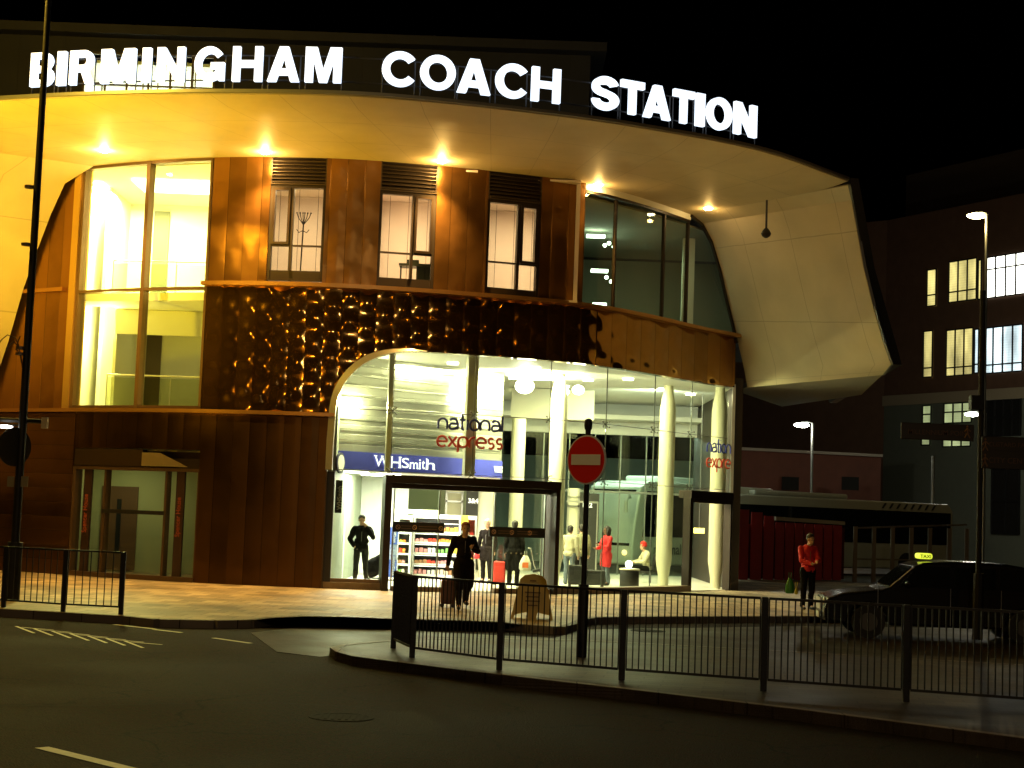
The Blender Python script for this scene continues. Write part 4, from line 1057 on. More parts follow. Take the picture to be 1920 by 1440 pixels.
POSE = dict(hip=(0, 0, .93), wa=(0, .01, 1.10), ch=(0, 0, 1.33), nk=(0, .0, 1.50), hd=(0, -.02, 1.645),
            ls=(-.185, .01, 1.42), le=(-.24, .03, 1.14), lw=(-.25, -.06, .90), rs=(.185, .01, 1.42), re=(.24, .03, 1.14), rw=(.25, -.06, .90),
            lh=(-.095, 0, .92), lk=(-.10, -.02, .50), la=(-.105, .03, .09), rh=(.095, 0, .92), rk=(.10, -.02, .50), ra=(.105, .03, .09),
            ld=(0, -.12, -1), rd=(0, -.12, -1), lf=(-.1, -1, 0), rf=(.1, -1, 0), look=(0, -1, 0))
def person(label, loc, rz, pose, coat, legs, hair=HAIR, skin=SKIN, coat_len=.80, scale=1.0, vox=.013, hairstyle='short', hat=None, shoes=BLACK, group=None, puffy=1.0):
    q = dict(POSE); q.update(pose); J = {k: Vector(v) for k, v in q.items()}
    E = empty('person', label, 'person', loc, rz, group)
    E.scale = (scale,) * 3
    hs = 1.09
    h = J['hd']; lk = J['look'].normalized(); side = lk.cross(Vector((0, 0, 1))).normalized()
    parts = [('e', h + Vector((0, 0, .035)) - lk * .008, (.084, .098, .108)), ('e', h - Vector((0, 0, .045)) + lk * .022, (.062, .068, .074)), ('e', h + lk * .096 - Vector((0, 0, .01)), (.014, .016, .024)),
             ('e', h + side * .084, (.012, .018, .03)), ('e', h - side * .084, (.012, .018, .03)), ('e', h + lk * .086 - Vector((0, 0, .052)), (.024, .012, .010)),
             ('c', h - Vector((0, 0, .05)), .052, J['nk'] - Vector((0, 0, .03)), .06), ('c', J['nk'] - Vector((0, 0, .06)), .09, J['ch'], .12), ('c', J['ch'], .12, J['wa'], .11), ('c', J['wa'], .11, J['hip'], .12)]
    for s in 'lr':
        parts += [('c', J['nk'] - Vector((0, 0, .08)), .06, J[s+'s'], .058), ('c', J[s+'s'], .055, J[s+'e'], .041), ('c', J[s+'e'], .040, J[s+'w'], .027),
                  ('c', J['hip'], .1, J[s+'h'], .095), ('c', J[s+'h'], .088, J[s+'k'], .055), ('c', J[s+'k'], .052, J[s+'a'], .036), ('c', J[s+'a'], .036, J[s+'a'] + J[s+'f'].normalized() * .14 - Vector((0, 0, .05)), .03)]
        d = J[s+'d'].normalized(); w = J[s+'w']
        ac = d.cross(lk) if abs(d.dot(lk)) < .9 else side
        ac = ac.normalized(); pal = w + d * .05
        parts.append(('e', pal, (.032, .032, .042)))
        nn = ac.cross(d).normalized()
        for i, (o_, ln_) in enumerate(((-.027, .068), (-.009, .080), (.009, .076), (.027, .060))):
            a_ = pal + ac * o_ + d * .025; b_ = a_ + d * ln_ * .55 + nn * .004; c_ = b_ + d * ln_ * .42 + nn * .022
            parts += [('c', a_, .0095, b_, .009), ('c', b_, .009, c_, .008)]
        parts.append(('c', pal + ac * .03 - d * .02, .011, pal + ac * .058 + d * .028 + nn * .02, .009))
    me = blob_mesh('body', parts, vox * .8, skin, 2); o = bpy.data.objects.new('body', me); COL.objects.link(o); o.parent = E
    # coat
    k = puffy
    cp = [('e', J['ch'] + Vector((0, 0, .03)), (.19 * k, .125 * k, .17)), ('c', J['ch'], .135 * k, J['wa'], .128 * k), ('e', J['wa'], (.165 * k, .125 * k, .14)), ('e', J['hip'] + Vector((0, 0, .02)), (.175 * k, .14 * k, .13)), ('c', J['nk'] - Vector((0, 0, .03)), .068, J['nk'] - Vector((0, 0, .1)), .1)]
    for s in 'lr':
        cp += [('c', J['nk'] - Vector((0, 0, .09)), .07 * k, J[s+'s'], .072 * k), ('c', J[s+'s'], .072 * k, J[s+'e'], .058 * k), ('c', J[s+'e'], .056 * k, J[s+'w'], .043 * k)]
        if coat_len < .8:
            t = (J[s+'h'].z - coat_len) / max(.01, J[s+'h'].z - J[s+'k'].z); e = J[s+'h'].lerp(J[s+'k'], min(t, 1.25)); cp += [('c', J[s+'h'], .125 * k, e, .125 * k)]
            cp += [('c', (J['lh'] + J['rh']) / 2, .12, Vector((J['hip'].x, J['hip'].y, coat_len + .02)), .13)]
    me = blob_mesh('coat', cp, vox, coat, 3); o = bpy.data.objects.new('coat', me); COL.objects.link(o); o.parent = E
    m = MB(); c0 = J['nk'] - Vector((0, 0, .035))
    m.tube([c0 + Vector((.078 * math.cos(a_ * .5236), .07 * math.sin(a_ * .5236), .015 * math.sin(a_ * .5236))) for a_ in range(13)], .022, 6, cap=False); m.build('collar', coat, E, smooth=True)
    m = MB(); fw = Vector((0, -1, 0)); m.tube([J['nk'] + fw * .09 * k - Vector((0, 0, .09)), J['ch'] + fw * .142 * k, J['wa'] + fw * .135 * k], .006, 5); m.build('zip', GREY, E)
    tp = [('e', J['hip'] - Vector((0, 0, .01)), (.16, .125, .11))]
    for s in 'lr': tp += [('c', J[s+'h'], .102, J[s+'k'], .072), ('c', J[s+'k'], .072, J[s+'a'], .058), ('e', J[s+'h'], (.1, .11, .1))]
    me = blob_mesh('trousers', tp, vox, legs, 3); o = bpy.data.objects.new('trousers', me); COL.objects.link(o); o.parent = E
    for s in 'lr':
        a_ = J[s+'a']; f_ = J[s+'f'].normalized()
        me = blob_mesh('shoe', [('e', a_ - Vector((0, 0, .02)), (.045, .05, .055)), ('c', a_ + f_ * .02 - Vector((0, 0, .045)), .045, a_ + f_ * .15 - Vector((0, 0, .055)), .036)], vox * .8, shoes, 1)
        o = bpy.data.objects.new('shoe', me); COL.objects.link(o); o.parent = E
    hp = [('e', h + Vector((0, 0, .062)) - lk * .02, (.093, .106, .097)), ('e', h - lk * .045 + Vector((0, 0, .02)), (.086, .084, .098))]
    if hairstyle == 'long': hp += [('e', h - lk * .05 - Vector((0, 0, .06)), (.115, .09, .13)), ('e', h - lk * .05 + Vector((0, 0, .03)), (.115, .11, .11)), ('e', h + side * .09 - Vector((0, 0, .05)), (.05, .06, .12)), ('e', h - side * .09 - Vector((0, 0, .05)), (.05, .06, .12))]
    if hat: hp = [('e', h + Vector((0, 0, .065)) - lk * .012, (.105, .115, .11))]
    me = blob_mesh('hat' if hat else 'hair', hp, vox * .8, hat or hair, 1)
    # keep hair off the face
    bm = bmesh.new(); bm.from_mesh(me)
    kill = [v for v in bm.verts if (v.co - h).dot(lk) > .058 and (v.co - h).z < .075]
    bmesh.ops.delete(bm, geom=kill, context='VERTS'); bm.to_mesh(me); bm.free()
    o = bpy.data.objects.new(me.name, me); COL.objects.link(o); o.parent = E
    m = MB()
    for sg in (-1, 1): m.ball(h + lk * .091 + side * .033 * sg + Vector((0, 0, .018)), .009, 8)
    m.build('eyes', mat('eye_dark', (.02, .015, .012), .2), E)
    return E
BLK = mat('black_jacket', (.008, .007, .006), .9, 0, .08, bump=.4, bscale=14); CHAR = mat('charcoal_trousers', (.022, .022, .017), .9, 0, .08, bump=.3, bscale=14)
NAVY = mat('dark_coat_cloth', (.012, .009, .008), .9, 0, .08, bump=.4, bscale=10); BEIGE = mat('beige_jacket', (.42, .38, .26), .8, bump=.5, bscale=12)
REDC = mat('red_coat_cloth', (.62, .015, .02), .7, bump=.4, bscale=12); JEAN = mat('blue_denim', (.08, .10, .12), .8)
GREENB = mat('olive_jacket', (.20, .19, .11), .8, bump=.4, bscale=12)
p = P(674, 1100, 42.6)
person('man in black jacket standing in the shop window, one hand raised to his face', (p.x, p.y, .02), R(4),
       dict(le=(-.31, .02, 1.16), lw=(-.20, -.07, .99), ld=(.6, -.1, -.5), re=(.30, -.10, 1.22), rw=(.135, -.17, 1.46), rd=(-.55, .1, .7), hd=(-.015, -.05, 1.645), look=(.1, -1, -.28), lk=(-.115, -.03, .5), la=(-.13, .0, .09), rk=(.13, -.03, .5), ra=(.17, .0, .09)), BLK, CHAR, vox=.012, hairstyle='short', puffy=1.14)
wp = G(866, 1142, 0)
person('walking person in a long dark coat crossing the pavement in front of the station doors', (wp.x, wp.y, 0), R(10),
       dict(hd=(0, -.09, 1.63), nk=(0, -.04, 1.49), lk=(-.10, -.20, .50), la=(-.10, -.20, .09), rk=(.10, .02, .48), ra=(.11, .26, .16), le=(-.27, .08, 1.15), lw=(-.31, .10, .90), re=(.26, -.10, 1.18), rw=(.12, -.28, 1.26), rd=(-.3, -.6, .3)), NAVY, NAVY, hair=HAIRR, coat_len=.50, vox=.012)
SC = empty('suitcase', 'dark red wheeled suitcase pulled along behind the walking person', 'suitcase')
sc = P(840, 1110, 33.4)
def suitcase(E, x, y, w, d, h, m_, tilt=0.0, handle=True):
    mm = MB(); mm.box((x, y, .07 + h / 2), (w, d, h), ry=tilt); mm.build('case', m_, E, bevel=.04)
    mm = MB(); mm.box((x, y - d / 2 - .012, .07 + h * .45), (w * .8, .03, h * .6), ry=tilt); mm.build('pocket', m_, E, bevel=.012)
    for sx in (-1, 1):
        mm = MB(); mm.tube([(x + sx * w * .38, y - .03, .045), (x + sx * w * .38, y + .03, .045)], .045, 12); mm.build('wheel', BLACK, E)
    if handle:
        mm = MB(); mm.tube([(x - w * .25, y, .07 + h), (x - w * .25 + .02, y, h + .38), (x + w * .25 + .02, y, h + .38), (x + w * .25, y, .07 + h)], .011, 6); mm.build('handle', GREY, E)
suitcase(SC, sc.x, sc.y, .30, .2, .5, mat('maroon_case', (.09, .03, .02), .5))
p = P(911, 1090, 46.0)
person('dark dressed person in a pale cap just inside the glass doors of the station', (p.x, p.y, .02), R(-20), dict(look=(-.4, -1, 0)), NAVY, BLK, hat=mat('pale_cap', (.6, .52, .38), .8), coat_len=.7, vox=.014)
p = P(962, 1090, 44.5)
person('person in a long black coat facing into the station behind the right hand glass door', (p.x, p.y, .02), R(170), dict(), BLK, BLK, coat_len=.52, vox=.014, puffy=1.15)
p = P(1135, 1100, 46.8)
person('woman with long dark hair in a red coat standing in the glass hall', (p.x, p.y, .02), R(-62),
       dict(re=(.22, -.12, 1.14), rw=(.1, -.3, 1.2), rd=(-.2, -1, .4), le=(-.22, -.1, 1.14), lw=(-.12, -.28, 1.1), ld=(.2, -1, .1)), REDC, JEAN, skin=SKIN2, hairstyle='long', coat_len=.66, vox=.013, scale=.96)
p = P(1066, 1100, 46.5)
person('person in beige padded jacket and jeans, nearest the left of the white columns', (p.x, p.y, .02), R(160), dict(), BEIGE, JEAN, vox=.014, puffy=1.12, scale=.95)
p = P(1087, 1100, 47.4)
person('person in pale olive jacket with back turned, just behind the no entry post', (p.x, p.y, .02), R(190), dict(), GREENB, BLK, vox=.014, puffy=1.1, scale=.97)
p = P(1206, 1100, 50.0)
person('seated person in a red knitted hat and cream jacket facing left beside the bin', (p.x, p.y, -.28), R(-78),
       dict(hip=(0, .1, .72), wa=(0, .10, .88), ch=(0, .06, 1.10), nk=(0, .02, 1.27), hd=(0, -.04, 1.41), ls=(-.185, .06, 1.19), rs=(.185, .06, 1.19), le=(-.25, -.08, .96), re=(.25, -.08, .96), lw=(-.12, -.30, .92), rw=(.12, -.30, .92), ld=(.2, -1, 0), rd=(-.2, -1, 0), lh=(-.1, .05, .72), rh=(.1, .05, .72), lk=(-.12, -.38, .76), rk=(.12, -.38, .76), la=(-.12, -.40, .39), ra=(.12, -.40, .39)),
       mat('cream_jacket', (.6, .55, .38), .8, bump=.4, bscale=10), BLK, hat=mat('red_knit_hat', (.6, .02, .015), .9, bump=.5, bscale=40), vox=.014)
CH = empty('waiting_seat', 'black waiting hall bench seat under the person in the red hat', 'seat', (p.x, p.y, 0))
mm = MB(); mm.box((.02, 0, .36), (.5, .55, .06)); mm.build('seat', BLACK, CH, bevel=.01); mm = MB(); mm.box((.30, 0, .66), (.05, .5, .5), ry=R(8)); mm.build('backrest', BLACK, CH, bevel=.01)
for sx in (-.2, .2):
    for sy in (-.22, .22): mm = MB(); mm.tube([(sx, sy, .02), (sx, sy, .34)], .018, 8); mm.build('leg', GREY, CH)
p = G(1513, 1143, 0)
person('person in a bright red jacket standing outside at the right behind the dark taxi', (p.x, p.y, 0), R(15), dict(look=(.2, -1, -.3), hd=(.02, -.08, 1.63), re=(.2, -.16, 1.16), rw=(.05, -.33, 1.12), le=(-.22, -.12, 1.15), lw=(-.08, -.32, 1.08), rd=(-.4, -1, 0), ld=(.4, -1, 0)), REDC, BLK, coat_len=.9, vox=.013)

# bags
def carrier(label, px, py, d, h, w, mA, mB_):
    E = empty('carrier_bag', label, 'bag'); c = P(px, py, d)
    mm = MB(); rows = []
    for t, k in ((0, .8), (.15, 1), (.5, .95), (.8, .6), (1, .3)):
        rows.append([(c.x + w * k * .5 * math.cos(a_ * .7854), c.y + w * .28 * k * math.sin(a_ * .7854), c.z - h / 2 + h * t) for a_ in range(9)])
    mm.grid(rows); mm.build('bag', mA, E, smooth=True)
    mm = MB(); mm.tube([(c.x - w * .12, c.y, c.z + h / 2 - .01), (c.x - .03, c.y, c.z + h / 2 + .12), (c.x + .03, c.y, c.z + h / 2 + .12), (c.x + w * .12, c.y, c.z + h / 2 - .01)], .008, 5); mm.build('handle', mA, E)
    if mB_: mm = MB(); mm.box((c.x, c.y - w * .29, c.z - h * .12), (w * .5, .012, h * .35)); mm.build('printed_patch', mB_, E)
carrier('white plastic carrier bag with an orange print hanging beside the black coat', 985, 1056, 44.3, .42, .34, mat('white_plastic', (.7, .68, .55), .4), mat('orange_print', (.7, .16, .04), .5))
carrier('small red bag held at hip height by the person in the pale cap', 894, 1041, 45.9, .2, .16, REDC, None)
carrier('green shopping bag standing on the pavement at the right by the railing', 1481, 1098, 37.5, .36, .22, mat('green_plastic', (.03, .16, .02), .4), None)
carrier('small yellow bag on the pavement beside the green shopping bag', 1493, 1108, 37.3, .16, .08, mat('yellow_plastic', (.5, .45, .03), .4), None)
E = empty('suitcase', 'red travel case standing inside the station doors by the black coat', 'suitcase'); c = P(936, 1080, 44.6); suitcase(E, c.x, c.y, .34, .22, .6, mat('red_case', (.55, .03, .02), .5), handle=True)
E = empty('suitcase', 'large black suitcase lying in front of the woman in the red coat', 'suitcase'); c = P(1113, 1100, 45.6); suitcase(E, c.x, c.y, .62, .3, .42, BLACK, handle=False)
E = empty('suitcase', 'black suitcase with a chrome handle standing by the beige jacket', 'suitcase'); c = P(1078, 1100, 45.4); suitcase(E, c.x, c.y, .42, .28, .55, BLACK)
# push chair
E = empty('pushchair', 'folded pushchair with pale metal frame beside the white carrier bag', 'pushchair'); c = P(1008, 1090, 44.8)
mm = MB(); mm.tube([(c.x - .22, c.y, 1.05), (c.x - .12, c.y, .6), (c.x + .12, c.y, .12)], .014, 6); mm.tube([(c.x + .18, c.y, .62), (c.x - .02, c.y, .4), (c.x - .16, c.y, .12)], .014, 6); mm.tube([(c.x - .22, c.y, 1.05), (c.x - .30, c.y - .02, 1.06)], .016, 6); mm.build('frame', SATIN, E)
mm = MB(); mm.box((c.x + .02, c.y, .46), (.36, .3, .08), ry=R(-14)); mm.box((c.x + .16, c.y, .68), (.07, .3, .42), ry=R(14)); mm.build('seat', BLACK, E, bevel=.02)
for sx in (-.16, .12): mm = MB(); mm.tube([(c.x + sx, c.y - .03, .11), (c.x + sx, c.y + .03, .11)], .09, 14); mm.build('wheel', BLACK, E)
# bin; the bright reflection on its top is put in as a glowing ball
E = empty('waste_bin', 'black cylindrical waste bin with a pale rim, inside the glass by the second white column', 'bin'); c = P(1180, 1090, 44.9)
mm = MB(); mm.lathe((c.x, c.y, .02), [(.26, 0), (.27, .05), (.27, .5), (.26, .52)], 28); mm.build('bin_body', BLACK, E, smooth=True)
mm = MB(); mm.lathe((c.x, c.y, .545), [(.28, 0), (.29, .02), (.28, .045), (.15, .06)], 28); mm.build('rim', mat('cream_rim', (.7, .62, .45), .4), E, smooth=True)
o = MB().ball((c.x - .03, c.y - .02, .71), .10, 16).build('bin_glow_ball', emat('reflection_glow', (1, 1, .85), 12), None, smooth=True); tag(o, 'glowing white ball put in for the bright reflection on the black bin', 'lamp')
# A-board
E = empty('a_board_sign', 'dull yellow folding A-board sign with an arched top standing on the pavement behind the railing', 'a-board')
c = G(997, 1160, 0); YB = mat('dull_yellow_plastic', (.5, .36, .10), .5, var=.1, vscale=8)
def aboard(y0, dy, tilt):
    rows = []
    pts = [(-.40, 0), (-.35, 0), (-.33, .08), (-.10, .13), (-.07, .0), (.07, 0), (.10, .13), (.33, .08), (.35, 0), (.40, 0), (.25, .74), (.16, .82), (0, .85), (-.16, .82), (-.25, .74)]
    mm = MB(); mm.slab([(c.x + x, y0 + dy * (1 - z / .85), z) for x, z in pts], (0, .02, 0)); return mm
aboard(c.y, -.22, 0).build('front_panel', YB, E); aboard(c.y + .03, .22, 0).build('rear_panel', YB, E)
mm = MB()
for z, w in ((.72, .12), (.5, .3), (.42, .26), (.34, .28), (.26, .2)): mm.box((c.x, c.y - .22 * (1 - z / .85) - .012, z), (w, .012, .025))
mm.build('faded_print', mat('faded_print', (.2, .12, .04), .6), E)

# ================================================================ SHOP
SH = empty('shop_unit', 'brightly lit white newsagent shop unit inside the left of the glass hall', 'shop')
SW_ = mat('shop_white', (.85, .85, .8), .6)
xl = P(632, 1000, 48.5).x; xr = P(766, 930, 48.5).x
m = MB(); m.b2(xl - .1, xr, 48.5, 48.6, .03, 2.95); m.build('rear_wall', SW_, SH)
m = MB(); m.slab([(SA.x - .05, SA.y + .2, .03), (xl - .1, 48.49, .03), (xl - .1, 48.49, 2.95), (SA.x - .05, SA.y + .2, 2.95)], (-.1, 0, 0)); m.build('side_wall', SW_, SH)
m = MB(); m.slab([SW(0, 2.97) + Vector((0, .2, 0)), SW(1, 2.97) + Vector((0, .2, 0)), (SB.x, 48.5, 2.97), (xl, 48.5, 2.97)], (0, 0, .06)); m.build('ceiling', SW_, SH)
m = MB()
for x, y in ((-4.1, 43.2), (-3.3, 44.4), (-3.9, 45.9), (-2.4, 46.6), (-1.6, 47.3)): m.b2(x - .3, x + .3, y - .3, y + .3, 2.935, 2.96)
m.build('ceiling_lamp', emat('shop_lamp_glow', (1, 1, .8), 16), SH)
light('shop_light', 'AREA', (-3.7, 44.6, 2.9), 520, (1, .97, .74), SH, 1.4); light('shop_light', 'AREA', (-2.2, 46.6, 2.9), 200, (1, .97, .74), SH, 1.4)
BLUE = mat('fascia_blue', (.05, .06, .42), .4)
FS = empty('shop_fascia', 'long blue shop fascia with white serif WHSmith lettering', 'shop sign')
m = MB(); m.slab([SW(-.01, 2.99, .02), SW(1, 2.99, .02), SW(1, 3.455, .02), SW(-.01, 3.455, .02)], SW(0, 0, .06) - SW(0, 0, 0)); m.build('fascia_board', BLUE, FS)
WT = mat('sign_lettering_white', (.9, .9, .9), .5)
WTE = emat('lit_lettering_white', (1, 1, .97), 1.4)
def sx_at(px): return (P(px, 870, 42.5).x - SA.x) / (SB.x - SA.x)
m = MB(); zb_, cap = 3.10, .27
def bar(px, z, w):
    c0 = SW(sx_at(px), z, .10); m.slab([c0 - sdir * w / 2, c0 + sdir * w / 2, c0 + sdir * w / 2 + Vector((0, 0, .022)), c0 - sdir * w / 2 + Vector((0, 0, .022))], (0, -.024, 0))
for ch, a_, b_, hh in (('W', 700, 726, 1), ('H', 728, 746, 1), ('S', 748, 761, 1), ('m', 762.5, 777, .62), ('i', 779, 782, .95), ('t', 784, 790, .85), ('h', 792, 808, 1)):
    me = glyph(ch, 1, .02, .004, 'LEFT'); xs_ = [v.co.x for v in me.vertices]; ys_ = [v.co.y for v in me.vertices]
    p0, p1 = SW(sx_at(a_), zb_, .10), SW(sx_at(b_), zb_, .10); L_ = (p1 - p0).length
    for v in me.vertices:
        v.co = p0 + sdir * ((v.co.x - min(xs_)) / (max(xs_) - min(xs_)) * L_) + Vector((0, -.01 + v.co.z, (v.co.y - min(ys_)) / (max(ys_) - min(ys_)) * cap * hh))
    me.materials.clear(); me.materials.append(WTE); me.name = 'lettering'; o = bpy.data.objects.new('lettering', me); COL.objects.link(o); o.parent = FS
for px, z, w in ((701.5, cap, .10), (713, cap, .08), (724.5, cap, .10), (729.3, cap, .09), (744.7, cap, .09), (729.3, -.01, .09), (744.7, -.01, .09), (763, -.01, .055), (770, -.01, .05), (776.5, -.01, .055), (780.5, -.01, .065), (793, -.01, .07), (807, -.01, .07), (792.5, cap, .05)): bar(px, zb_ + z, w)
m.build('serif', WTE, FS)
e0 = SW(.97, 3.12, .10)
m = MB(); m.b2(SB.x + .002, SB.x + .05, SB.y - .05, SB.y + 1.6, 2.99, 3.455); m.build('fascia_return', BLUE, FS)
text_obj('lettering', 'WHS', .24, .02, WTE, SW(.945, 3.13, .10), sdir, FS, .003, sx=.55)
# round projecting sign + vertical strip at the left end of the shop
o = empty('projecting_sign', 'round white and dark projecting shop sign edge on at the left end of the fascia', 'sign')
m = MB(); disc(m, P(638, 868, 41.2), .27, .05, R(74)); m.build('sign_disc', mat('projecting_dark', (.05, .05, .12), .4), o); m = MB(); disc(m, P(638, 868, 41.2), .21, .06, R(74)); m.build('sign_centre', WT, o)
# poster strips on the left window edge
VS = empty('window_strip', 'narrow vertical dark strip with white capital letters at the left edge of the shop window', 'sign')
a, c_ = P(630, 900, 40.6), P(640, 962, 40.6)
m = MB(); m.b2(a.x, c_.x, 40.6, 40.62, c_.z, a.z); m.build('strip', mat('strip_dark', (.06, .06, .05), .5), VS)
text_obj('lettering', 'WHSmith', .15, .006, WT, (c_.x - .015, 40.59, c_.z + .08), (0, 0, 1), VS, .002, up=(-1, 0, 0))
# shelves and fridges
SHELFM = mat('shelf_metal_dark', (.06, .06, .06), .5, .4); CHR = mat('chiller_white', (.7, .7, .66), .4)
def rack(name, label, cat, x0, x1, y, z0, z1, nshelf, body, dp=.5, side=.05, top=.12, rz=0):
    E = empty(name, label, cat, ((x0 + x1) / 2, y, .02)); w = x1 - x0
    m = MB(); m.b2(-w/2, w/2, dp - .04, dp, z0, z1); m.build('rear_panel', body, E)
    for s in (-1, 1): m = MB(); m.b2(s * w/2 - (side if s > 0 else 0), s * w/2 + (0 if s > 0 else side), 0, dp - .041, z0, z1); m.build('side_panel', CHR, E)
    m = MB(); m.b2(-w/2, w/2, -.01, dp - .041, z1 + .001, z1 + top); m.build('canopy', CHR, E)
    m = MB(); m.b2(-w/2 + side, w/2 - side, 0, dp - .041, z0 - .001, z0 + .1); m.build('base', CHR, E)
    zs = []
    for k in range(nshelf):
        z = z0 + .12 + (z1 - z0 - .2) * k / nshelf; zs.append(z + .015)
        m = MB(); m.b2(-w/2 + side + .002, w/2 - side - .002, .02, dp - .05, z - .015, z + .015); sh = m.build('shelf', SHELFM, E)
        m = MB(); m.b2(-w/2 + side + .002, w/2 - side - .002, .005, .0185, z - .035, z + .02); m.build('price_rail', mat('price_rail', (.8, .8, .72), .5), sh)
    return E, zs
pal = [('orange', (.75, .22, .04)), ('yellow', (.8, .6, .08)), ('red', (.65, .05, .03)), ('cream', (.8, .72, .5)), ('green', (.15, .4, .1)), ('brown', (.35, .18, .08)), ('white', (.85, .85, .8)), ('pink', (.7, .3, .3))]
pmesh = {}
for nm, c_ in pal:
    for kind, dims in (('box', (.09, .12, .13)), ('tray', (.11, .13, .08))):
        m = MB().box((0, 0, dims[2] / 2), dims)
        if kind == 'box': m.box((0, -.0605, dims[2] * .55), (.06, .004, .05))
        else: m.box((0, 0, dims[2] + .008), (.09, .11, .014))
        me = m.mesh('food_pack'); me.materials.append(mat('pack_' + nm, c_, .4)); pmesh[nm, kind] = me
ordn = ['bottom', 'second', 'third', 'fourth', 'top']
def fill(label_rack, x0, x1, y, z0, zs, step, group, side=.06):
    for k, z in enumerate(zs):
        runs = random.sample(pal, 4) if k else random.sample(pal[3:], 4); n = int((x1 - x0 - 2 * side) / step); last = None; i = 0
        for i in range(n):
            nm = runs[min(3, i * 4 // n)][0]; kind = 'tray' if k % 2 else 'box'
            o = bpy.data.objects.new('food_pack', pmesh[nm, kind]); COL.objects.link(o)
            o.location = (x0 + side + step * (i + .5), y + .10 + random.uniform(0, .02), .02 + z + .001); o.scale = (random.uniform(.85, 1.1) * step / .12, 1, random.uniform(.85, 1.2)); o.rotation_euler = (0, 0, random.uniform(-.1, .1))
            pos = 'left end' if i < n / 3 else ('middle' if i < 2 * n / 3 else 'right end')
            tag(o, '%s food pack, %s of the %s shelf, %s' % (nm, pos, ordn[k], label_rack), 'food pack', group + ', ' + nm + ' ' + pos + ' ' + ordn[k])
x0, x1 = P(773, 1030, 46.6).x, P(862, 1030, 46.6).x
E, zs = rack('open_chiller', 'wide open shop chiller stacked with packed food behind the left glass door', 'chiller', x0, x1, 46.6, 0.0, 1.75, 5, mat('chiller_dark_back', (.05, .05, .05), .6))
fill('wide open chiller', x0, x1, 46.6, 0, zs, .125, 'food packs in the wide chiller')
m = MB()
for k in range(5): m.b2(-(x1 - x0)/2 + .07, (x1 - x0)/2 - .07, .04, .07, zs[k] + .225, zs[k] + .24)
m.build('shelf_light', emat('chiller_strip_glow', (1, 1, .85), 3), E)
light('chiller_light', 'AREA', (0, -.5, 1.7), 14, (1, .95, .75), E, .5, rot=(R(60), 0, 0))
x2, x3 = P(743, 1030, 46.0).x, P(770, 1030, 46.0).x
E, zs = rack('drinks_cabinet', 'narrow glass sided drinks cabinet beside the blue shop banner', 'cabinet', x2, x3, 46.0, 0.0, 1.7, 5, mat('cabinet_back', (.35, .35, .3), .5))
fill('narrow drinks cabinet', x2, x3, 46.0, 0, zs, .10, 'packs in the narrow cabinet')
x4, x5 = P(630, 1020, 43.6).x, P(643, 1020, 43.6).x
E, zs = rack('magazine_rack', 'pale magazine rack against the left end of the shop window', 'rack', x4 - .1, x5, 43.6, 0.0, 1.9, 5, CHR, dp=.4)
fill('pale magazine rack', x4 - .1, x5, 43.6, 0, zs, .10, 'packs on the magazine rack')
x6, x7 = P(862, 1030, 47.4).x, P(892, 1030, 47.4).x
E, zs = rack('snack_stand', 'bright red and yellow snack stand at the right end of the wide chiller', 'stand', x6, x7, 47.4, 0.0, 1.75, 4, mat('stand_red', (.5, .06, .03), .5))
fill('red snack stand', x6, x7, 47.4, 0, zs, .11, 'packs on the snack stand')
o = MB().slab([P(862, 966, 47.2) , P(878, 966, 47.2), P(878, 984, 47.2), P(862, 984, 47.2)], (0, .04, 0)).build('offer_board', mat('offer_yellow', (.85, .8, .1), .5)); tag(o, 'plain yellow offer board on top of the red snack stand', 'board')
# display table of white leaflets above the door band
for i in range(9):
    q = P(735 + i * 10.5, 975 - (i % 3) * 3, 46.7)
    if i == 0: lm = MB().box((0, 0, 0), (.16, .03, .13), rx=.2).mesh('leaflet'); lm.materials.append(mat('leaflet_paper', (.85, .85, .6), .6))
    o = bpy.data.objects.new('leaflet', lm); COL.objects.link(o); o.location = (q.x, 46.8 + .02 * (i % 2), 1.745 + .125 + .075); o.rotation_euler = (0, 0, random.uniform(-.3, .3)); tag(o, 'pale leaflet block standing on top of the chillers behind the left door band', 'leaflet', 'leaflet blocks on top of the chillers')
# banner
BN = empty('shop_banner', 'upright blue and pale banner reading WHSmith and First for News left of the chillers', 'banner')
a, c_ = P(729, 992, 44.6), P(743, 1084, 44.6); bx0, bx1 = a.x, c_.x; bz1 = a.z + .06; bz0 = .12
m = MB(); m.b2(bx0, bx1, 44.6, 44.63, bz0, bz1); m.build('banner_panel', mat('banner_pale_blue', (.5, .6, .75), .5), BN)
m = MB(); m.b2(bx0, bx1, 44.585, 44.599, bz1 - .48, bz1); m.b2(bx0, bx1, 44.585, 44.599, bz0, bz0 + .48); m.build('blue_block', mat('banner_blue', (.06, .12, .45), .5), BN)
for z in (bz1 - .44, bz0 + .04): text_obj('lettering', 'WHSmith', .135, .006, WT, (bx1 - .055, 44.58, z), (0, 0, 1), BN, .002, up=(-1, 0, 0), sx=.85)
for k, t in enumerate(('First', 'for', 'News')): text_obj('lettering', t, .085, .006, mat('banner_text_blue', (.15, .2, .5), .5), ((bx0 + bx1) / 2, 44.58, (bz0 + bz1) / 2 + .08 - k * .1), (1, 0, 0), BN, .001, 'CENTER')
m = MB(); m.b2(bx0 - .1, bx1 + .1, 44.5, 44.75, .02, .06); m.build('foot', GREY, BN)
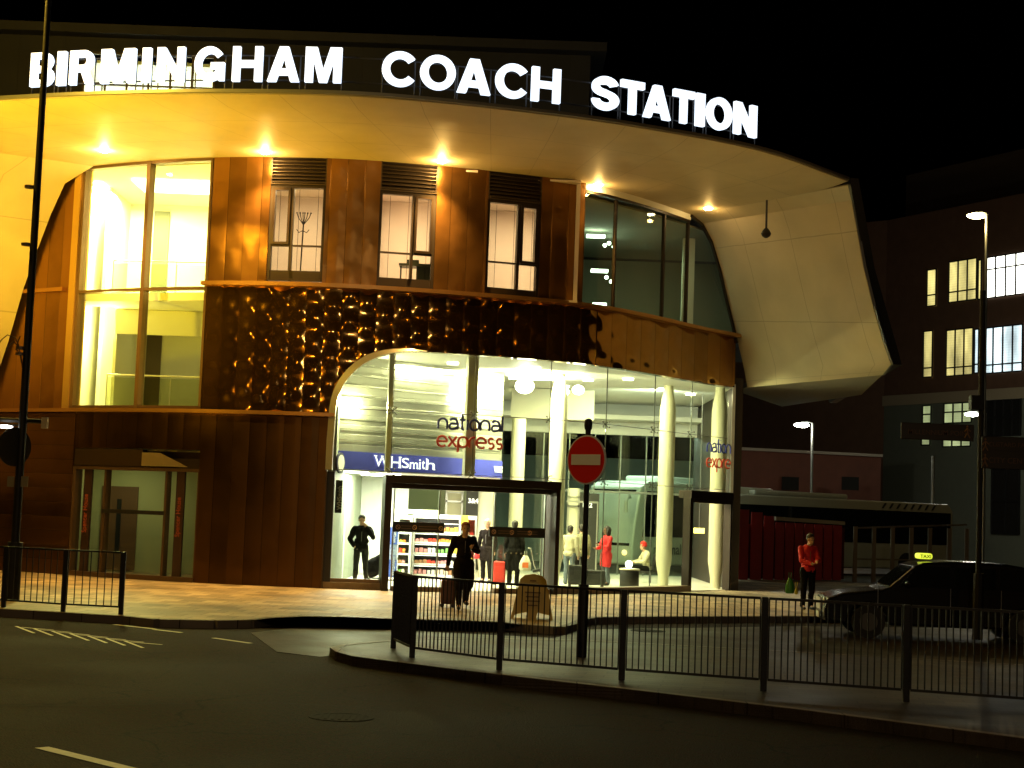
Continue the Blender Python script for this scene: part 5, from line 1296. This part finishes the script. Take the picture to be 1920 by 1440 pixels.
# dark jacket heap / pushchair behind the man
o = empty('black_holdall', 'bulky black holdall on a trolley behind the man in the shop window', 'bag'); c = P(704, 1080, 43.5)
me = blob_mesh('holdall', [('e', (c.x, c.y, .45), (.26, .2, .24)), ('e', (c.x + .12, c.y, .55), (.2, .18, .22)), ('e', (c.x - .1, c.y, .3), (.2, .18, .16))], .03, BLK, 2); q = bpy.data.objects.new('holdall', me); COL.objects.link(q); q.parent = o
m = MB(); m.tube([(c.x - .25, c.y, .12), (c.x + .3, c.y, .12)], .02, 6); m.tube([(c.x + .3, c.y, .12), (c.x + .3, c.y, .8)], .015, 6); m.build('trolley_frame', GREY, o)
for sx in (-.2, .25): m = MB(); m.tube([(c.x + sx, c.y - .03, .08), (c.x + sx, c.y + .03, .08)], .06, 12); m.build('wheel', BLACK, o)

# ================================================================ LOGO ON THE GLASS
def stroke_word(word, h, sp=.16):
    """rounded single-stroke lower case letters: list of polylines in (x, y), x-height h"""
    r = h / 2; out = []; x = 0
    A = lambda cx, cy, r0, a0, a1, n=14: [(cx + r0*math.cos(R(a0+(a1-a0)*i/n)), cy + r0*math.sin(R(a0+(a1-a0)*i/n))) for i in range(n+1)]
    for ch in word:
        w = h
        if ch == 'n': out.append([(x, 0), (x, r)] + A(x + r, r, r, 180, 0)[1:] + [(x + h, 0)])
        elif ch == 'a': out.append(A(x + r, r * 1.1, r * .95, 140, 40, 5) + [(x + h, r), (x + h, 0)]); out.append([(x + h, h * .55), (x + r * .8, h * .55)] + A(x + r * .75, h * .28, h * .27, 90, 270, 8) + [(x + h * .75, .02), (x + h, h * .25)])
        elif ch == 't': out.append([(x + r * .6, h * 1.5), (x + r * .6, h * .2)] + A(x + r * 1.0, h * .2, h * .2, 180, 270, 4)); out.append([(x, h * .95), (x + h * .62, h * .95)]); w = h * .62
        elif ch == 'i': out.append([(x + .02, 0), (x + .02, h)]); out.append([(x + .02, h * 1.36), (x + .021, h * 1.38)]); w = .05
        elif ch == 'o': out.append(A(x + r, r, r, 0, 360, 24))
        elif ch == 'l': out.append([(x + .02, 0), (x + .02, h * 1.45)]); w = .05
        elif ch == 'e': out.append([(x + .01, r), (x + h - .005, r)] + A(x + r, r, r, 0, 310, 20))
        elif ch == 'x': out.append([(x, 0), (x + h * .85, h)]); out.append([(x, h), (x + h * .85, 0)]); w = h * .85
        elif ch == 'p': out.append([(x, -h * .5), (x, h * .5)]); out.append(A(x + r, r, r, 180, 540, 24))
        elif ch == 'r': out.append([(x, 0), (x, r)] + A(x + r, r, r, 180, 80, 6)[1:]); w = h * .62
        elif ch == 's': out.append(A(x + h * .38, h * .73, h * .27, 40, 270, 10) + A(x + h * .38, h * .27, h * .27, 90, -140, 10)[1:]); w = h * .72
        x += w + sp * h
    return out, x - sp * h
def logo(label, px0, px1, py, zoff=0, mir=False, tgt=None, mats=None):
    E = empty('glass_logo', label, 'logo')
    h = .26
    for word, dz, mt in (('national', .12, mat('logo_blue', (.03, .045, .30), .5)), ('express', -.32, mat('logo_red', (.6, .06, .03), .5))):
        pl, w = stroke_word(word, h)
        a = P(px0, py, wd(WX(px0, py)) - .05); bb = P(px1, py, wd(WX(px1, py)) - .05)
        Ltot = bb.x - a.x; z0 = WP((px0 + px1) / 2, py).z + dz
        for k, ls in enumerate(pl):
            m = MB(); pts = []
            for (x, y) in ls:
                f = x / w; f = f if not mir else 1 - f
                X = a.x + Ltot * f
                if tgt is not None and X > tgt: X = tgt
                pts.append(W3(X, z0 + y, -.155))
            m.tube(pts, .031, 6)
            m.build('letter_stroke', mt, E, smooth=True)
logo('blue and red national express lettering on the glass above the main doors', 823, 947, 815)
# mirrored copy on the right-hand glass
def logo2():
    E = empty('glass_logo', 'faded national express lettering on glass at the right corner of the hall', 'logo')
    for word, dz, mt in (('nation', .12, MATS['logo_blue']), ('expre', -.32, MATS['logo_red'])):
        pl, w = stroke_word(word, .26); x0, x1 = WX(1334, 850), WX(1378, 850); z0 = WP(1350, 856).z + dz
        for ls in pl:
            m = MB(); m.tube([W3(x0 + (x1 - x0) * x / w, z0 + y * 1.0, -.155) for x, y in ls], .022, 6); m.build('letter_stroke', mt, E, smooth=True)
logo2()

# ================================================================ OFFICE FURNITURE SEEN THROUGH THE WINDOWS
E = empty('coat_stand', 'bentwood coat stand with curled hooks behind the left office window', 'coat stand')
c = P(563, 500, wd(wins[0][0]) + 1.1); zt_ = P(567, 400, c.y).z
m = MB(); m.tube([(c.x, c.y, ZL2 + .2), (c.x + .03, c.y, zt_ - .25)], .018, 8); m.build('pole', HAIR, E)
m = MB()
for s in (-1.5, -.8, -.2, .2, .8, 1.5):
    m.tube([(c.x + .03, c.y, zt_ - .3), (c.x + .03 + s * .09, c.y, zt_ - .12), (c.x + .03 + s * .12, c.y, zt_ + .0)], .011, 6); m.ball((c.x + .03 + s * .12, c.y, zt_ + .01), .022, 8)
for s in (-1, 1): m.tube([(c.x + .02, c.y, zt_ - .45), (c.x + .02 + s * .1, c.y, zt_ - .5), (c.x + .02 + s * .16, c.y, zt_ - .42)], .011, 6)
m.build('hook', HAIR, E)
m = MB(); m.tube([(c.x - .05, c.y, ZL2 + .5), (c.x + .12, c.y, ZL2 + .5)], .012, 6); m.build('ring', HAIR, E)
E = empty('office_desk', 'dark office desk with equipment behind the middle office window', 'desk')
a, bq = P(748, 490, wd(wins[1][0]) + .9), P(806, 522, wd(wins[1][0]) + .9)
m = MB(); m.b2(a.x, bq.x + .05, a.y, a.y + .5, a.z - .1, a.z - .04); m.build('desk_top', BLACK, E)
m = MB(); m.b2(a.x + .45, bq.x + .05, a.y + .05, a.y + .45, ZL2 + .15, a.z - .101); m.b2(a.x + .03, a.x + .07, a.y + .1, a.y + .14, ZL2 + .15, a.z - .101); m.build('pedestal', BLACK, E)
m = MB(); m.b2(a.x + .2, a.x + .5, a.y + .1, a.y + .3, a.z - .039, a.z + .07); m.build('monitor', BLACK, E)

# ================================================================ TAXI AND COACHES
def extrude_profile(m, prof, y0, y1):     # prof in (x,z)
    n = len(prof); vs = [(x, y0, z) for x, z in prof] + [(x, y1, z) for x, z in prof]
    m.add(vs, [tuple(range(n)), tuple(range(2*n-1, n-1, -1))] + [(i, (i+1) % n, n+(i+1) % n, n+i) for i in range(n)])
tp = P(1535, 1150, 31.5)
TX = empty('black_taxi', 'black taxi cab with a glowing yellow roof sign waiting at the right behind the railing', 'taxi', (tp.x, 31.5, -.13), R(-4))
CARP = mat('black_car_paint', (.006, .006, .006), .2, .0, .6)
m = MB()
prof = [(0.02, .30), (.0, .55), (.06, .74), (.35, .84), (1.05, .93), (1.22, .99), (1.68, 1.40), (1.85, 1.47), (2.4, 1.51), (3.4, 1.50), (3.85, 1.44), (4.25, 1.02), (4.50, .92), (4.55, .60), (4.5, .30), (4.15, .26), (4.1, .44), (3.97, .60), (3.75, .66), (3.53, .60), (3.4, .44), (3.36, .26), (1.22, .26), (1.18, .44), (1.05, .60), (.83, .66), (.61, .60), (.48, .44), (.44, .26)]
extrude_profile(m, prof, -.82, .82)
o = m.build('body', CARP, TX, bevel=.05)
GLD = mat('dark_car_glass', (.01, .012, .012), .05, 0, .8)
for x0, x1, x2, x3 in ((1.38, 1.74, 2.35, 2.35), (2.43, 2.43, 3.2, 3.2), (3.28, 3.28, 3.72, 4.02)):
    m = MB(); m.slab([(x0, -.835, 1.0), (x3, -.835, 1.0), (x2, -.825, 1.40), (x1, -.825, 1.40)], (0, .008, 0)); m.build('side_window', GLD, TX)
m = MB(); m.slab([(1.23, -.7, 1.02), (1.23, .7, 1.02), (1.66, .66, 1.39), (1.66, -.66, 1.39)], (-.012, 0, .006)); m.build('windscreen', GLD, TX)
for x in (.83, 3.75):
    for y in (-.80, .80):
        m = MB(); m.tube([(x, y - .1, .32), (x, y + .1, .32)], .31, 24); w_ = m.build('wheel', mat('tyre', (.015, .015, .015), .8), TX)
        m = MB(); m.tube([(x, y - .108, .32), (x, y + .108, .32)], .17, 18); m.build('rim', mat('dull_rim', (.08, .075, .07), .5, .5), w_)
for y in (-.6, .6):
    m = MB(); m.ball((.03, y, .66), .09, 12, (.4, 1, 1)); m.build('headlight', mat('headlight_glass', (.6, .6, .55), .1, .3), TX)
m = MB(); m.b2(-.02, .02, -.3, .3, .5, .72); m.build('grille', SATIN, TX)
m = MB(); m.b2(-.035, -.021, -.26, .26, .34, .45); m.build('number_plate', mat('plate_white', (.6, .6, .55), .5), TX)
m = MB(); m.ball((2.05, 0, 1.575), .12, 14, (1, 2.0, .55)); 
m = MB(); m.box((2.0, 0, 1.585), (.26, .5, .11)); ts = m.build('roof_sign', emat('taxi_sign_glow', (.85, 1, .05), 1.1), TX, bevel=.04)
text_obj('lettering', 'TAXI', .095, .004, BLACK, (1.89, -.262, 1.55), (1, 0, 0), ts, .002)
for x in (1.0, 2.36, 3.3): m = MB(); m.b2(x, x + .01, -.826, -.822, .3, 1.0); m.build('door_seam', GREY, TX)
m = MB(); m.ball((1.55, -.93, 1.06), .08, 10, (.8, 1, .8)); m.build('mirror', CARP, TX)

def coach(name, label, base, rz, L, H, Wd, bodym, front_left=True):
    E = empty(name, label, 'coach', (base.x, base.y, base.z), rz)
    m = MB(); prof = [(0, .35), (-.02, 1.1), (.12, 2.0), (.4, H - .25), (.8, H - .05), (1.3, H), (L - .3, H), (L, H - .3), (L + .02, .4), (L - .1, .3), (.1, .3)]
    extrude_profile(m, prof, 0, Wd); m.build('body', bodym, E, bevel=.06)
    m = MB(); m.slab([(.55, -.01, 1.35), (L - .15, -.01, 1.35), (L - .15, -.01, H - .38), (.75, -.01, H - .38)], (0, .006, 0)); m.build('window_band', GLD, E)
    m = MB(); m.slab([(-.03, .15, 1.0), (-.03, Wd - .15, 1.0), (.38, Wd - .2, H - .35), (.38, .2, H - .35)], (-.01, 0, 0)); m.build('windscreen', GLD, E)
    for x in (1.8, L - 2.8):
        m = MB(); m.tube([(x, -.02, .5), (x, .25, .5)], .48, 22); m.build('wheel', mat('tyre', (.015, .015, .015), .8), E)
    m = MB(); m.b2(2.0, L * .55, .4, Wd - .4, H + .002, H + .22); m.build('roof_pod', bodym, E, bevel=.08)
    return E
cb = P(1385, 1080, 62.5); ce = P(1790, 1080, 69)
WCO = mat('white_coach_paint', (.4, .4, .34), .35)
ang = math.atan2(ce.y - cb.y, ce.x - cb.x); zc = P(1600, 935, 65.5).z
CO = coach('parked_coach', 'long white coach with a dark window band parked beyond the right of the station', Vector((cb.x - .8, cb.y - .5, .012)), ang, (ce - cb).length + .8, zc - .05, 2.4, WCO)
m = MB()
for i in range(8):
    x = 8.6 + i * .42; m.slab([(x, -.02, zc - .34), (x + .12, -.02, zc - .34), (x + .30, -.02, zc - .12), (x + .18, -.02, zc - .12)], (0, .008, 0))
m.build('roof_stripe', mat('stripe_dark', (.03, .03, .03), .5), CO)
# coach in the bay seen through the glass
c2 = P(1172, 1080, 57.5)
C2 = coach('coach_in_bay', 'pale coach with a big curved windscreen, seen through the glass hall', Vector((c2.x + .3, 58.2, .0)), R(48), 9.5, 3.4, 2.4, mat('pale_coach_paint', (.62, .66, .62), .3))
text_obj('lettering', 'national express', .55, .01, mat('coach_lettering', (.10, .12, .12), .5), (1.2, -.03, .72), (1, 0, 0), C2, .004)
m = MB()
for k in (-1, 1): m.tube([(-.05, 1.2 + k * 1.05, 2.75), (-.35, 1.2 + k * 1.2, 2.85), (-.55, 1.2 + k * 1.25, 2.6), (-.55, 1.2 + k * 1.25, 2.2)], [.05, .06, .07, .09], 8)
m.build('mirror_arm', mat('mirror_pale', (.5, .52, .5), .3), C2)
m = MB(); m.ball((-.04, .35, .75), .1, 10); m.ball((-.04, 2.05, .75), .1, 10); m.build('headlight', emat('coach_lamp_glow', (1, .6, .2), 3), C2)
light('bay_light', 'AREA', (4.5, 60, 5.4), 240, (.8, 1, .8), B, 2.5)
m = MB(); m.b2(-1, 9.4, 70, 70.3, 0, 4.6); m.build('bay_wall', mat('bay_wall_paint', (.3, .33, .28), .8, var=.1), B)
m = MB(); m.b2(-3, 7.9, 57.2, 70, 5.7, 5.9); m.build('bay_canopy', mat('bay_soffit', (.4, .42, .38), .7), B)
m = MB()
for i in range(4): m.b2(-.4 + i * 2.0, 1.0 + i * 2.0, 58.0, 58.12, 5.55, 5.65); m.b2(-.4 + i * 2.0, 1.0 + i * 2.0, 63.0, 63.12, 5.55, 5.65)
m.build('strip_lamp', emat('bay_strip_glow', (.9, 1, .85), 14), B)
o = MB().b2(P(1301, 994, 50).x, P(1321, 994, 50).x, 50, 50.05, P(1310, 1000, 50).z, P(1310, 990, 50).z).build('departure_display', emat('display_amber', (1, .85, .02), 2.4)); tag(o, 'small lit yellow departures display hanging behind the right hand portal', 'display')
m = MB(); m.tube([((P(1311, 994, 50).x), 50.02, P(1310, 990, 50).z), ((P(1311, 994, 50).x), 50.02, ZG)], .015, 6); m.build('hanger', GREY, o)

# ================================================================ HOARDING, FENCE, FAR LAMPS, FAR BUILDINGS
HO = empty('red_hoarding', 'stepped red boarded hoarding with a pale top rail at the right of the station', 'hoarding')
REDP = mat('red_board_paint', (.42, .015, .012), .55, var=.2, vscale=5)
steps = [(1388, 1405, 955), (1409, 1430, 960), (1433, 1452, 967)] + [(1455 + i * 18, 1471 + i * 18, 979 + i * 1.0) for i in range(7)]
for i, (a, c_, y) in enumerate(steps):
    d = 56 + i * .35; pa, pb = P(a, y, d), P(c_, y, d); m = MB(); m.b2(pa.x, pb.x, d, d + .06, 0.014, pa.z); m.build('board', REDP, HO)
a, c_ = P(1453, 972, 57), P(1583, 981, 59.4); m = MB(); m.beam(a, c_, .08, .13); m.build('top_rail', mat('pale_rail', (.6, .55, .42), .5), HO)
m = MB(); a, c_ = P(1388, 985, 56.2), P(1583, 1000, 59.6); m.beam((a.x, a.y, 1.0), (c_.x, c_.y, 1.0), .03, 1.9); m.build('lower_shade_sheet', mat('shade_dark_red', (.12, .008, .006), .6), HO)  # dark red sheet stands in for the shadow on the lower hoarding
FE = empty('palisade_fence', 'dim metal post and brace fence right of the red hoarding', 'fence')
for px in (1603, 1638, 1673, 1708, 1743, 1779, 1812):
    q = P(px, 1050, 58 + (px - 1603) * .01); m = MB(); m.b2(q.x - .07, q.x + .07, q.y - .05, q.y + .05, .014, P(px, 987 + (px - 1603) * .02, q.y).z); m.build('post', mat('fence_grey', (.25, .2, .14), .6, .3), FE)
a, c_ = P(1603, 1048, 58.1), P(1812, 1052, 60.2); m = MB(); m.beam(a, c_, .05, .06); a, c_ = P(1603, 990, 58.1), P(1812, 984, 60.2); m.beam(a, c_, .05, .06); m.build('rail', MATS['fence_grey'], FE)

def far_lamp(label, px, py, base_py, d, hx, power, glow, r=.06, col=(1, .95, .75), polepx=None):
    polepx = polepx or px + 18; h = P(px, py, d); pb = P(polepx, base_py, d)
    E = empty('street_lamp', label, 'street lamp', (pb.x, d, 0))
    m = MB(); m.tube([(0, 0, 0), (0, 0, h.z + .1), ((h.x - pb.x) * .5, 0, h.z + .16), (h.x - pb.x, 0, h.z + .12)], r, 8); m.build('pole', mat('galvanised_post', (.35, .36, .34), .4, .7), E)
    m = MB(); m.ball((h.x - pb.x, 0, h.z), .28, 10, (1.3, .7, .4)); m.build('lamp_glass', glow, E)
    light('lamp_light', 'POINT', (h.x - pb.x, 0, h.z - .4), power, col, E, .2)
WG = emat('white_street_lamp_glow', (.9, 1, .85), 30); YG = emat('warm_street_lamp_glow', (1, .85, .35), 40)
far_lamp('distant white street lamp above the parked coach', 1503, 797, 930, 75, -1, 250, WG, polepx=1521)
far_lamp('white street lamp in front of the greenish lit windows at the right', 1822, 777, 900, 80, -1, 200, WG, polepx=1846)
far_lamp('bright warm street lamp high against the big dark building', 1830, 405, 980, 62, -1, 300, YG, polepx=1843, col=(1, .7, .25))
q1 = P(1750, 850, 74); m = MB(); m.tube([(q1.x, 74, 0), (q1.x, 74, P(1753, 855, 74).z)], .09, 8); o = m.build('lamp_column', mat('galvanised_post', (.35, .36, .34), .4, .7)); tag(o, 'plain pale column rising behind the right end of the parked coach', 'column')
m = MB(); m.ball(P(1518, 711, 49), .11, 8, (1.4, 1, .5)); m.ball(P(1496, 728, 52), .07, 8, (1.5, 1, .4)); m.build('underside_lamp', WG, B)

# big dark building at the right
FA, FB = Vector((P(1655, 900, 97).x, 97, 0)), Vector((P(1920, 900, 87.5).x, 87.5, 0))
fdir = (FB - FA).normalized(); fn_ = Vector((fdir.y, -fdir.x, 0)); FEnd = FA + fdir * 24
OB = empty('office_block', 'big dark brick office block with rows of lit windows at the right', 'building')
def FP(px, py):            # photo pixel -> on that facade
    v = ray(px, py); t = (FA - EYE).dot(fn_) / v.dot(fn_); return EYE + v * t
BRK = mat('dark_brick', (.16, .085, .05), .8, var=.25, vscale=2, bump=.3, bscale=12)
ztop = FP(1790, 388).z
zb1, zb0 = FP(1655, 743).z, FP(1655, 762).z
m = MB(); m.slab([FA, FEnd, FEnd + Vector((0, 0, zb0)), FA + Vector((0, 0, zb0))], -fn_ * 9); m.build('ground_storey', mat('grey_green_render', (.16, .18, .14), .8, var=.1), OB)
m = MB(); m.slab([FA + Vector((0, 0, zb1)), FEnd + Vector((0, 0, zb1)), FEnd + Vector((0, 0, ztop)), FA + Vector((0, 0, ztop))], -fn_ * 9); m.build('wall', BRK, OB)
m = MB(); m.slab([FA + Vector((0, 0, zb0)) + fn_ * .15, FEnd + Vector((0, 0, zb0)) + fn_ * .15, FEnd + Vector((0, 0, zb1)) + fn_ * .15, FA + Vector((0, 0, zb1)) + fn_ * .15], -fn_ * 9); m.build('band_course', mat('pale_band', (.4, .33, .22), .7), OB)
m = MB(); m.slab([FA + Vector((0, 0, ztop + .01)) - fn_ * 1.5, FEnd + Vector((0, 0, ztop + .01)) - fn_ * 1.5, FEnd + Vector((0, 0, ztop + 3)) - fn_ * 1.5, FA + Vector((0, 0, ztop + 3)) - fn_ * 1.5], -fn_ * 7); m.build('roof_storey', mat('roof_storey_dark', (.05, .035, .025), .8), OB)
wl = Vector((P(1360, 700, 104).x, 104, 0))
dl_ = (wl - FA).normalized(); nl_ = Vector((dl_.y, -dl_.x, 0)); nl_ = -nl_ if nl_.y > 0 else nl_
m = MB(); m.slab([FA + nl_ * 0 + dl_ * .01, wl, wl + Vector((0, 0, ztop)), FA + dl_ * .01 + Vector((0, 0, ztop))], -nl_ * 6); m.build('wing_wall', BRK, OB)
def wmat(name, col, s_):
    m_ = emat(name, col, s_); n_, l_ = m_.node_tree.nodes, m_.node_tree.links; b_ = n_['Principled BSDF']
    tc = n_.new('ShaderNodeTexCoord'); mp = n_.new('ShaderNodeMapping'); mp.inputs['Scale'].default_value = (.9, .9, .35); l_.new(tc.outputs['Object'], mp.inputs[0])
    ns = n_.new('ShaderNodeTexNoise'); ns.inputs['Scale'].default_value = 1.1; ns.inputs['Detail'].default_value = 3; l_.new(mp.outputs[0], ns.inputs['Vector'])
    wv = n_.new('ShaderNodeTexWave'); wv.bands_direction = 'Z'; wv.inputs['Scale'].default_value = 2.2; l_.new(tc.outputs['Object'], wv.inputs['Vector'])
    q_ = mathn(n_, l_, 'MULTIPLY_ADD', mathn(n_, l_, 'POWER', ns.outputs['Fac'], 2.0), 3.2 * s_, .12 * s_)
    l_.new(mathn(n_, l_, 'MULTIPLY', q_, mathn(n_, l_, 'MULTIPLY_ADD', wv.outputs['Fac'], .25, .75)), b_.inputs['Emission Strength'])
    return m_
WY = wmat('window_yellow_glow', (1, .85, .28), .75); WB = wmat('window_blue_white_glow', (.75, .95, 1), 1.6); WWT = emat('window_white_glow', (1, 1, .85), 4); WGN = wmat('window_green_glow', (.75, .9, .4), .42)
WD = mat('unlit_window_glass', (.02, .02, .018), .1)
def fwin(x0, x1, yt0, yb0, mt, nv, nh):
    """window between px columns, top/bottom given at x0; sloped like the facade"""
    a, bq = FP(x0, yb0), FP(x1, yb0); z0 = a.z; z1 = FP(x0, yt0).z
    bx = Vector((bq.x, bq.y, 0)); ax = Vector((a.x, a.y, 0)); e = fn_ * .03
    m = MB(); m.slab([ax + e + Vector((0, 0, z0)), bx + e + Vector((0, 0, z0)), bx + e + Vector((0, 0, z1)), ax + e + Vector((0, 0, z1))], -fn_ * .02); wo = m.build('window', mt, OB)
    m = MB()
    for i in range(nv + 1): c0 = ax.lerp(bx, i / nv) + fn_ * .07; m.beam(c0 + Vector((0, 0, z0)), c0 + Vector((0, 0, z1)), .09, .05)
    for j in nh: z = z0 + (z1 - z0) * j; m.beam(ax + fn_ * .072 + Vector((0, 0, z)), bx + fn_ * .072 + Vector((0, 0, z)), .05, .08)
    m.build('window_bars', BLACK, wo)
fwin(1739, 1756, 507, 575, WY, 1, (0, .3, 1)); fwin(1780, 1832, 492, 568, WY, 3, (0, .25, 1)); fwin(1835, 1841, 488, 562, WY, 1, (0, 1)); fwin(1849, 1925, 484, 560, WWT, 4, (0, .7, 1)); fwin(1940, 2010, 478, 548, WWT, 4, (0, .7, 1))
fwin(1732, 1749, 622, 708, WY, 1, (0, .2, 1)); fwin(1775, 1825, 620, 706, WY, 3, (0, .18, 1)); fwin(1828, 1836, 618, 700, WB, 1, (0, .2, 1)); fwin(1845, 1918, 616, 701, WB, 4, (0, .18, 1)); fwin(1926, 1990, 612, 690, WB, 4, (0, .18, 1))
fwin(1731, 1747, 761, 794, WGN, 1, (0, .5, 1)); fwin(1771, 1823, 757, 794, WGN, 3, (0, .55, 1)); fwin(1729, 1745, 820, 835, WGN, 1, (0, 1)); fwin(1769, 1821, 818, 838, WGN, 3, (0, 1))
fwin(1850, 1915, 750, 818, WD, 4, (0, .5, 1)); fwin(1860, 1912, 880, 1000, WD, 2, (0, .5, 1))
# lower brick building behind the coach
LB = empty('low_brick_building', 'low reddish brick building with a sloping parapet behind the parked coach', 'building')
a, c_ = P(1370, 842, 84), P(1652, 856, 88)
m = MB(); m.slab([(a.x, a.y, 0), (c_.x, c_.y, 0), (c_.x, c_.y, c_.z), (a.x, a.y, a.z)], (0, 3, 0)); m.build('wall', mat('reddish_brick', (.12, .04, .022), .85, var=.3, vscale=1.5), LB)
m = MB(); m.beam(a + Vector((0, -.08, .04)), c_ + Vector((0, -.08, .04)), .25, .15); m.build('parapet_coping', mat('coping_grey', (.3, .26, .2), .7), LB)
for px in (1480, 1592): q = P(px, 905, 85.5); m = MB(); m.b2(q.x - .45, q.x + .45, q.y - .35, q.y - .2, q.z - .4, q.z + .3); m.build('window', WD, LB)
light('wall_light', 'POINT', tuple(P(1560, 960, 80)), 30, (1, .5, .15), LB, .2)

# fingerpost at the right
fb = P(1833, 1150, 29.5)
FG = empty('fingerpost', 'tall dark pedestrian fingerpost with direction arms at the right of the view', 'signpost')
m = MB(); tz = P(1843, 545, 29.5); m.tube([(fb.x, 29.5, -.004), (tz.x, 29.5, tz.z)], .055, 10); m.tube([(fb.x, 29.5, -.004), (fb.x + .015, 29.5, 1.2)], .10, 10); m.build('post', POSTM, FG)
ARM = mat('fingerpost_arm', (.02, .013, .01), .5); TXT = mat('dim_brown_lettering', (.10, .05, .03), .6)
def arm(x0, x1, y0, y1, txt, mx):
    a, c_ = P(x0, y1, 29.4), P(x1, y0, 29.4); m = MB(); m.b2(a.x, c_.x, 29.38, 29.42, a.z, c_.z); ao = m.build('direction_arm', ARM, FG, bevel=.01)
    hh = (c_.z - a.z) / len(txt)
    for k, t in enumerate(txt): text_obj('lettering', t, hh * .42, .006, TXT, (a.x + .12, 29.375, c_.z - hh * (k + .68)), (1, 0, 0), ao, .001)
    q = P(mx, (y0 + y1) / 2, 29.37)
    m = MB(); s = .1; m.ball(q + Vector((0, 0, s)), .022, 8)
    for a_, b_ in (((0, .07), (0, -.02)), ((0, -.02), (-.05, -.11)), ((0, -.02), (.045, -.11)), ((0, .06), (-.055, .0)), ((0, .06), (.055, .01))): m.tube([q + Vector((a_[0], 0, a_[1])), q + Vector((b_[0], 0, b_[1]))], .013, 5)
    m.build('walking_symbol', mat('symbol_brown', (.22, .11, .05), .6), ao)
arm(1689, 1826, 797, 823, ['MILLENNIUM POINT'], 1814)
arm(1840, 1960, 822, 845, ['CUSTARD FACTORY'], 1848); arm(1840, 1960, 848, 878, ['CITY CENTRE'], 1847)
m = MB(); m.box(P(1830, 755, 29.45), (.22, .2, .26)); m.build('post_head', POSTM, FG)

# ================================================================ put each group's empty at the base of its parts
bpy.context.view_layer.update()
def desc(o): 
    out = []
    for c in o.children: out.append(c); out += desc(c)
    return out
for e in [o for o in COL.objects if o.type == 'EMPTY' and o.parent is None and o.location.length < 1e-6]:
    pts = [c.matrix_world @ Vector(k) for c in desc(e) if c.type == 'MESH' for k in c.bound_box]
    if not pts: continue
    lo = [min(p[i] for p in pts) for i in range(3)]; hi = [max(p[i] for p in pts) for i in range(3)]
    bse = Vector(((lo[0] + hi[0]) / 2, (lo[1] + hi[1]) / 2, lo[2])); e.location = bse
    for c in e.children: c.location = c.location - bse

for o in COL.objects:
    if o.get('label') and len(o['label'].split()) > 16: print('LONG', o.name, o['label'])
